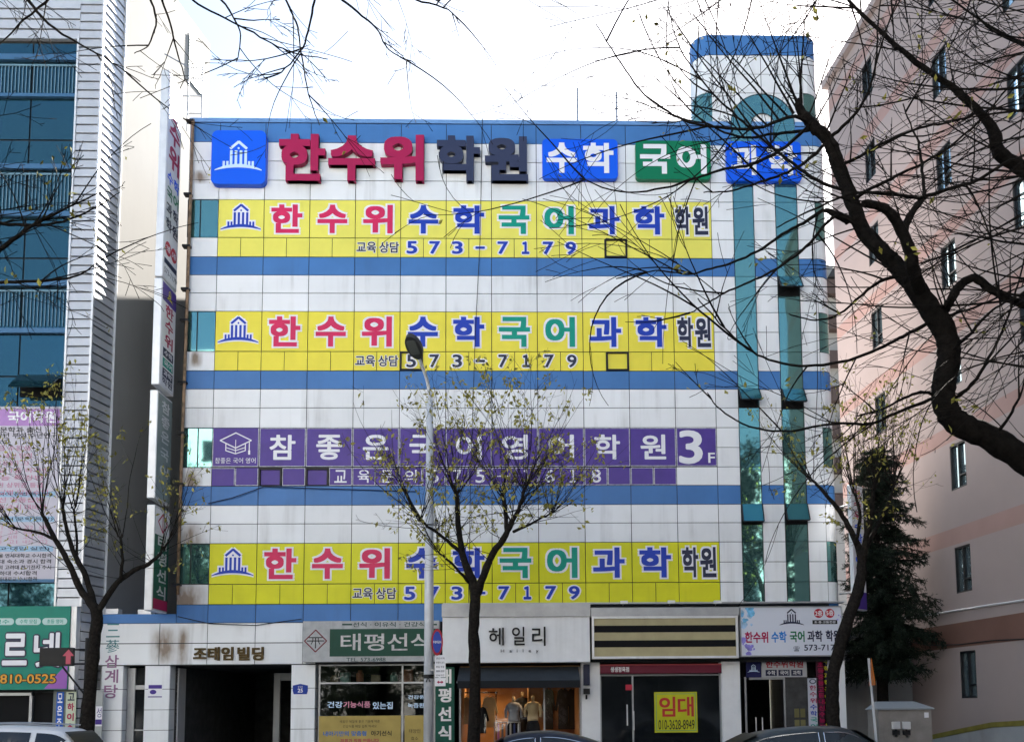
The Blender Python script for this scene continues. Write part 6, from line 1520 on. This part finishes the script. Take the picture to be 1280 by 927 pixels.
    for t in (.19, .80):
        for s in (-1, 1):
            c = Vector((X(t), y+s*(W_/2-.11), z0+.33)); q = MB(); ax = Vector((0, s, 0))
            q.tube([c-ax*.11, c-ax*.10, c+ax*.10, c+ax*.115], [.27, .325, .325, .27], 24); wv = sub(q.build('wheel', M_rubber, o))
            q = MB(); q.tube([c+ax*.116, c+ax*.122], [.22, .2], 20)
            for k in range(5):
                a_ = 2*math.pi*k/5; v = Vector((math.cos(a_), 0, math.sin(a_))); q.tube([c+ax*.125, c+ax*.125+v*.19], .028, 5)
            q.build('rim', M_alu, wv)
    for t, nm, m_ in ((.012, 'headlight', M_lamp), (.992, 'tail_light', M_tail)):
        for s in (-1, 1):
            q = MB(); q.lathe([(.02, -.07), (.10, -.05), (.11, 0), (.10, .05), (.02, .07)], (X(t), y+s*W_*.36, z0+.72), 12, .6, 1.5); q.build(nm, m_, o)
    for s in (-1, 1):
        q = MB(); p = Vector((X(g0+.09), y+s*(W_/2+.06), belt+.08+z0)); q.hexa([(p.x-.05, p.y-.09, p.z-.06), (p.x+.06, p.y-.09, p.z-.06), (p.x+.06, p.y+.09, p.z-.06), (p.x-.05, p.y+.09, p.z-.06), (p.x-.04, p.y-.08, p.z+.07), (p.x+.05, p.y-.08, p.z+.07), (p.x+.05, p.y+.08, p.z+.07), (p.x-.04, p.y+.08, p.z+.07)]); q.build('mirror', paint, o, bevel=.02)
    if rails:
        for s in (-1, 1):
            q = MB(); q.tube(smooth([(X(.36), y+s*.55, H_-.02+z0), (X(.42), y+s*.56, H_+.055+z0), (X(.62), y+s*.56, H_+.06+z0), (X(.84), y+s*.55, H_+.01+z0)], [.02]*4)[0], .018, 6); q.build('roof_rail', M_metal, o)
    q = MB(); q.box(X(.06), X(.94), y-W_*.4, y+W_*.4, z0+.18, z0+.3); q.build('underbody', M_blackm, o)
    return o
M_carglass = glass('car_glass', (.012, .015, .02), facing=.0, rough=.06)
M_rear = mat('dark_screen_glass', (.010, .012, .015), .35, spec=.12)
M_lamp = mat('headlamp', (.6, .62, .65), .15, .3); M_tail = mat('tail_lamp', (.25, .01, .01), .2)
def paintm(n, c, r=.22): return mat(n, c, .3, 0.0, coat=.12, spec=.25)
M_chrome = mat('chrome_trim', (.6, .62, .66), .15, 1.0)
SED_H = [(0, .55), (.03, .70), (.12, .80), (.27, .92), (.5, .96), (.75, .99), (.88, 1.02), (.97, .98), (1, .70)]
p = at(672, 914, -9.4)
car('parked_car', 'dark navy car with a silver window line parked before the clothes shop', p.x, -9.4, 1, 4.55, 1.82, 1.46, SED_H,
    [(.22, .95, .24), (.36, 1.36, .32), (.50, p.z+.12, .33), (.62, p.z+.09, .33), (.76, 1.26, .31), (.88, 1.0, .26)], .95, paintm('navy_paint', (.008, .010, .022)), chrome=M_chrome)
p = at(1012, 908, -8.6)
car('parked_car', 'dark grey sedan parked by the stairway entrance and utility cabinet', p.x+.05, -8.6, -1, 4.8, 1.84, 1.5, [(1-t, z) for t, z in reversed(SED_H)] if False else SED_H,
    [(.20, .95, .24), (.36, 1.44, .31), (.48, p.z+.12, .33), (.60, p.z+.10, .33), (.76, 1.36, .31), (.91, 1.03, .26)], .96, paintm('graphite_paint', (.035, .045, .052)), chrome=M_chrome)
p = at(40, 907, -8.6)
car('parked_car', 'white estate car with roof rails at the left edge of the picture', at(-6, 907, -8.6).x, -8.6, 1, 4.5, 1.84, p.z+.12,
    [(0, .60), (.03, .78), (.12, .90), (.25, 1.0), (.5, 1.03), (.9, 1.06), (.97, 1.0), (1, .70)],
    [(.20, 1.0, .22), (.34, p.z+.06, .30), (.5, p.z+.12, .32), (.74, p.z+.10, .32), (.88, p.z+.0, .31), (.97, 1.08, .25)], 1.02, paintm('white_paint', (.62, .64, .68)), suv=True, rails=True)
bpy.data.scenes.remove(TMP)
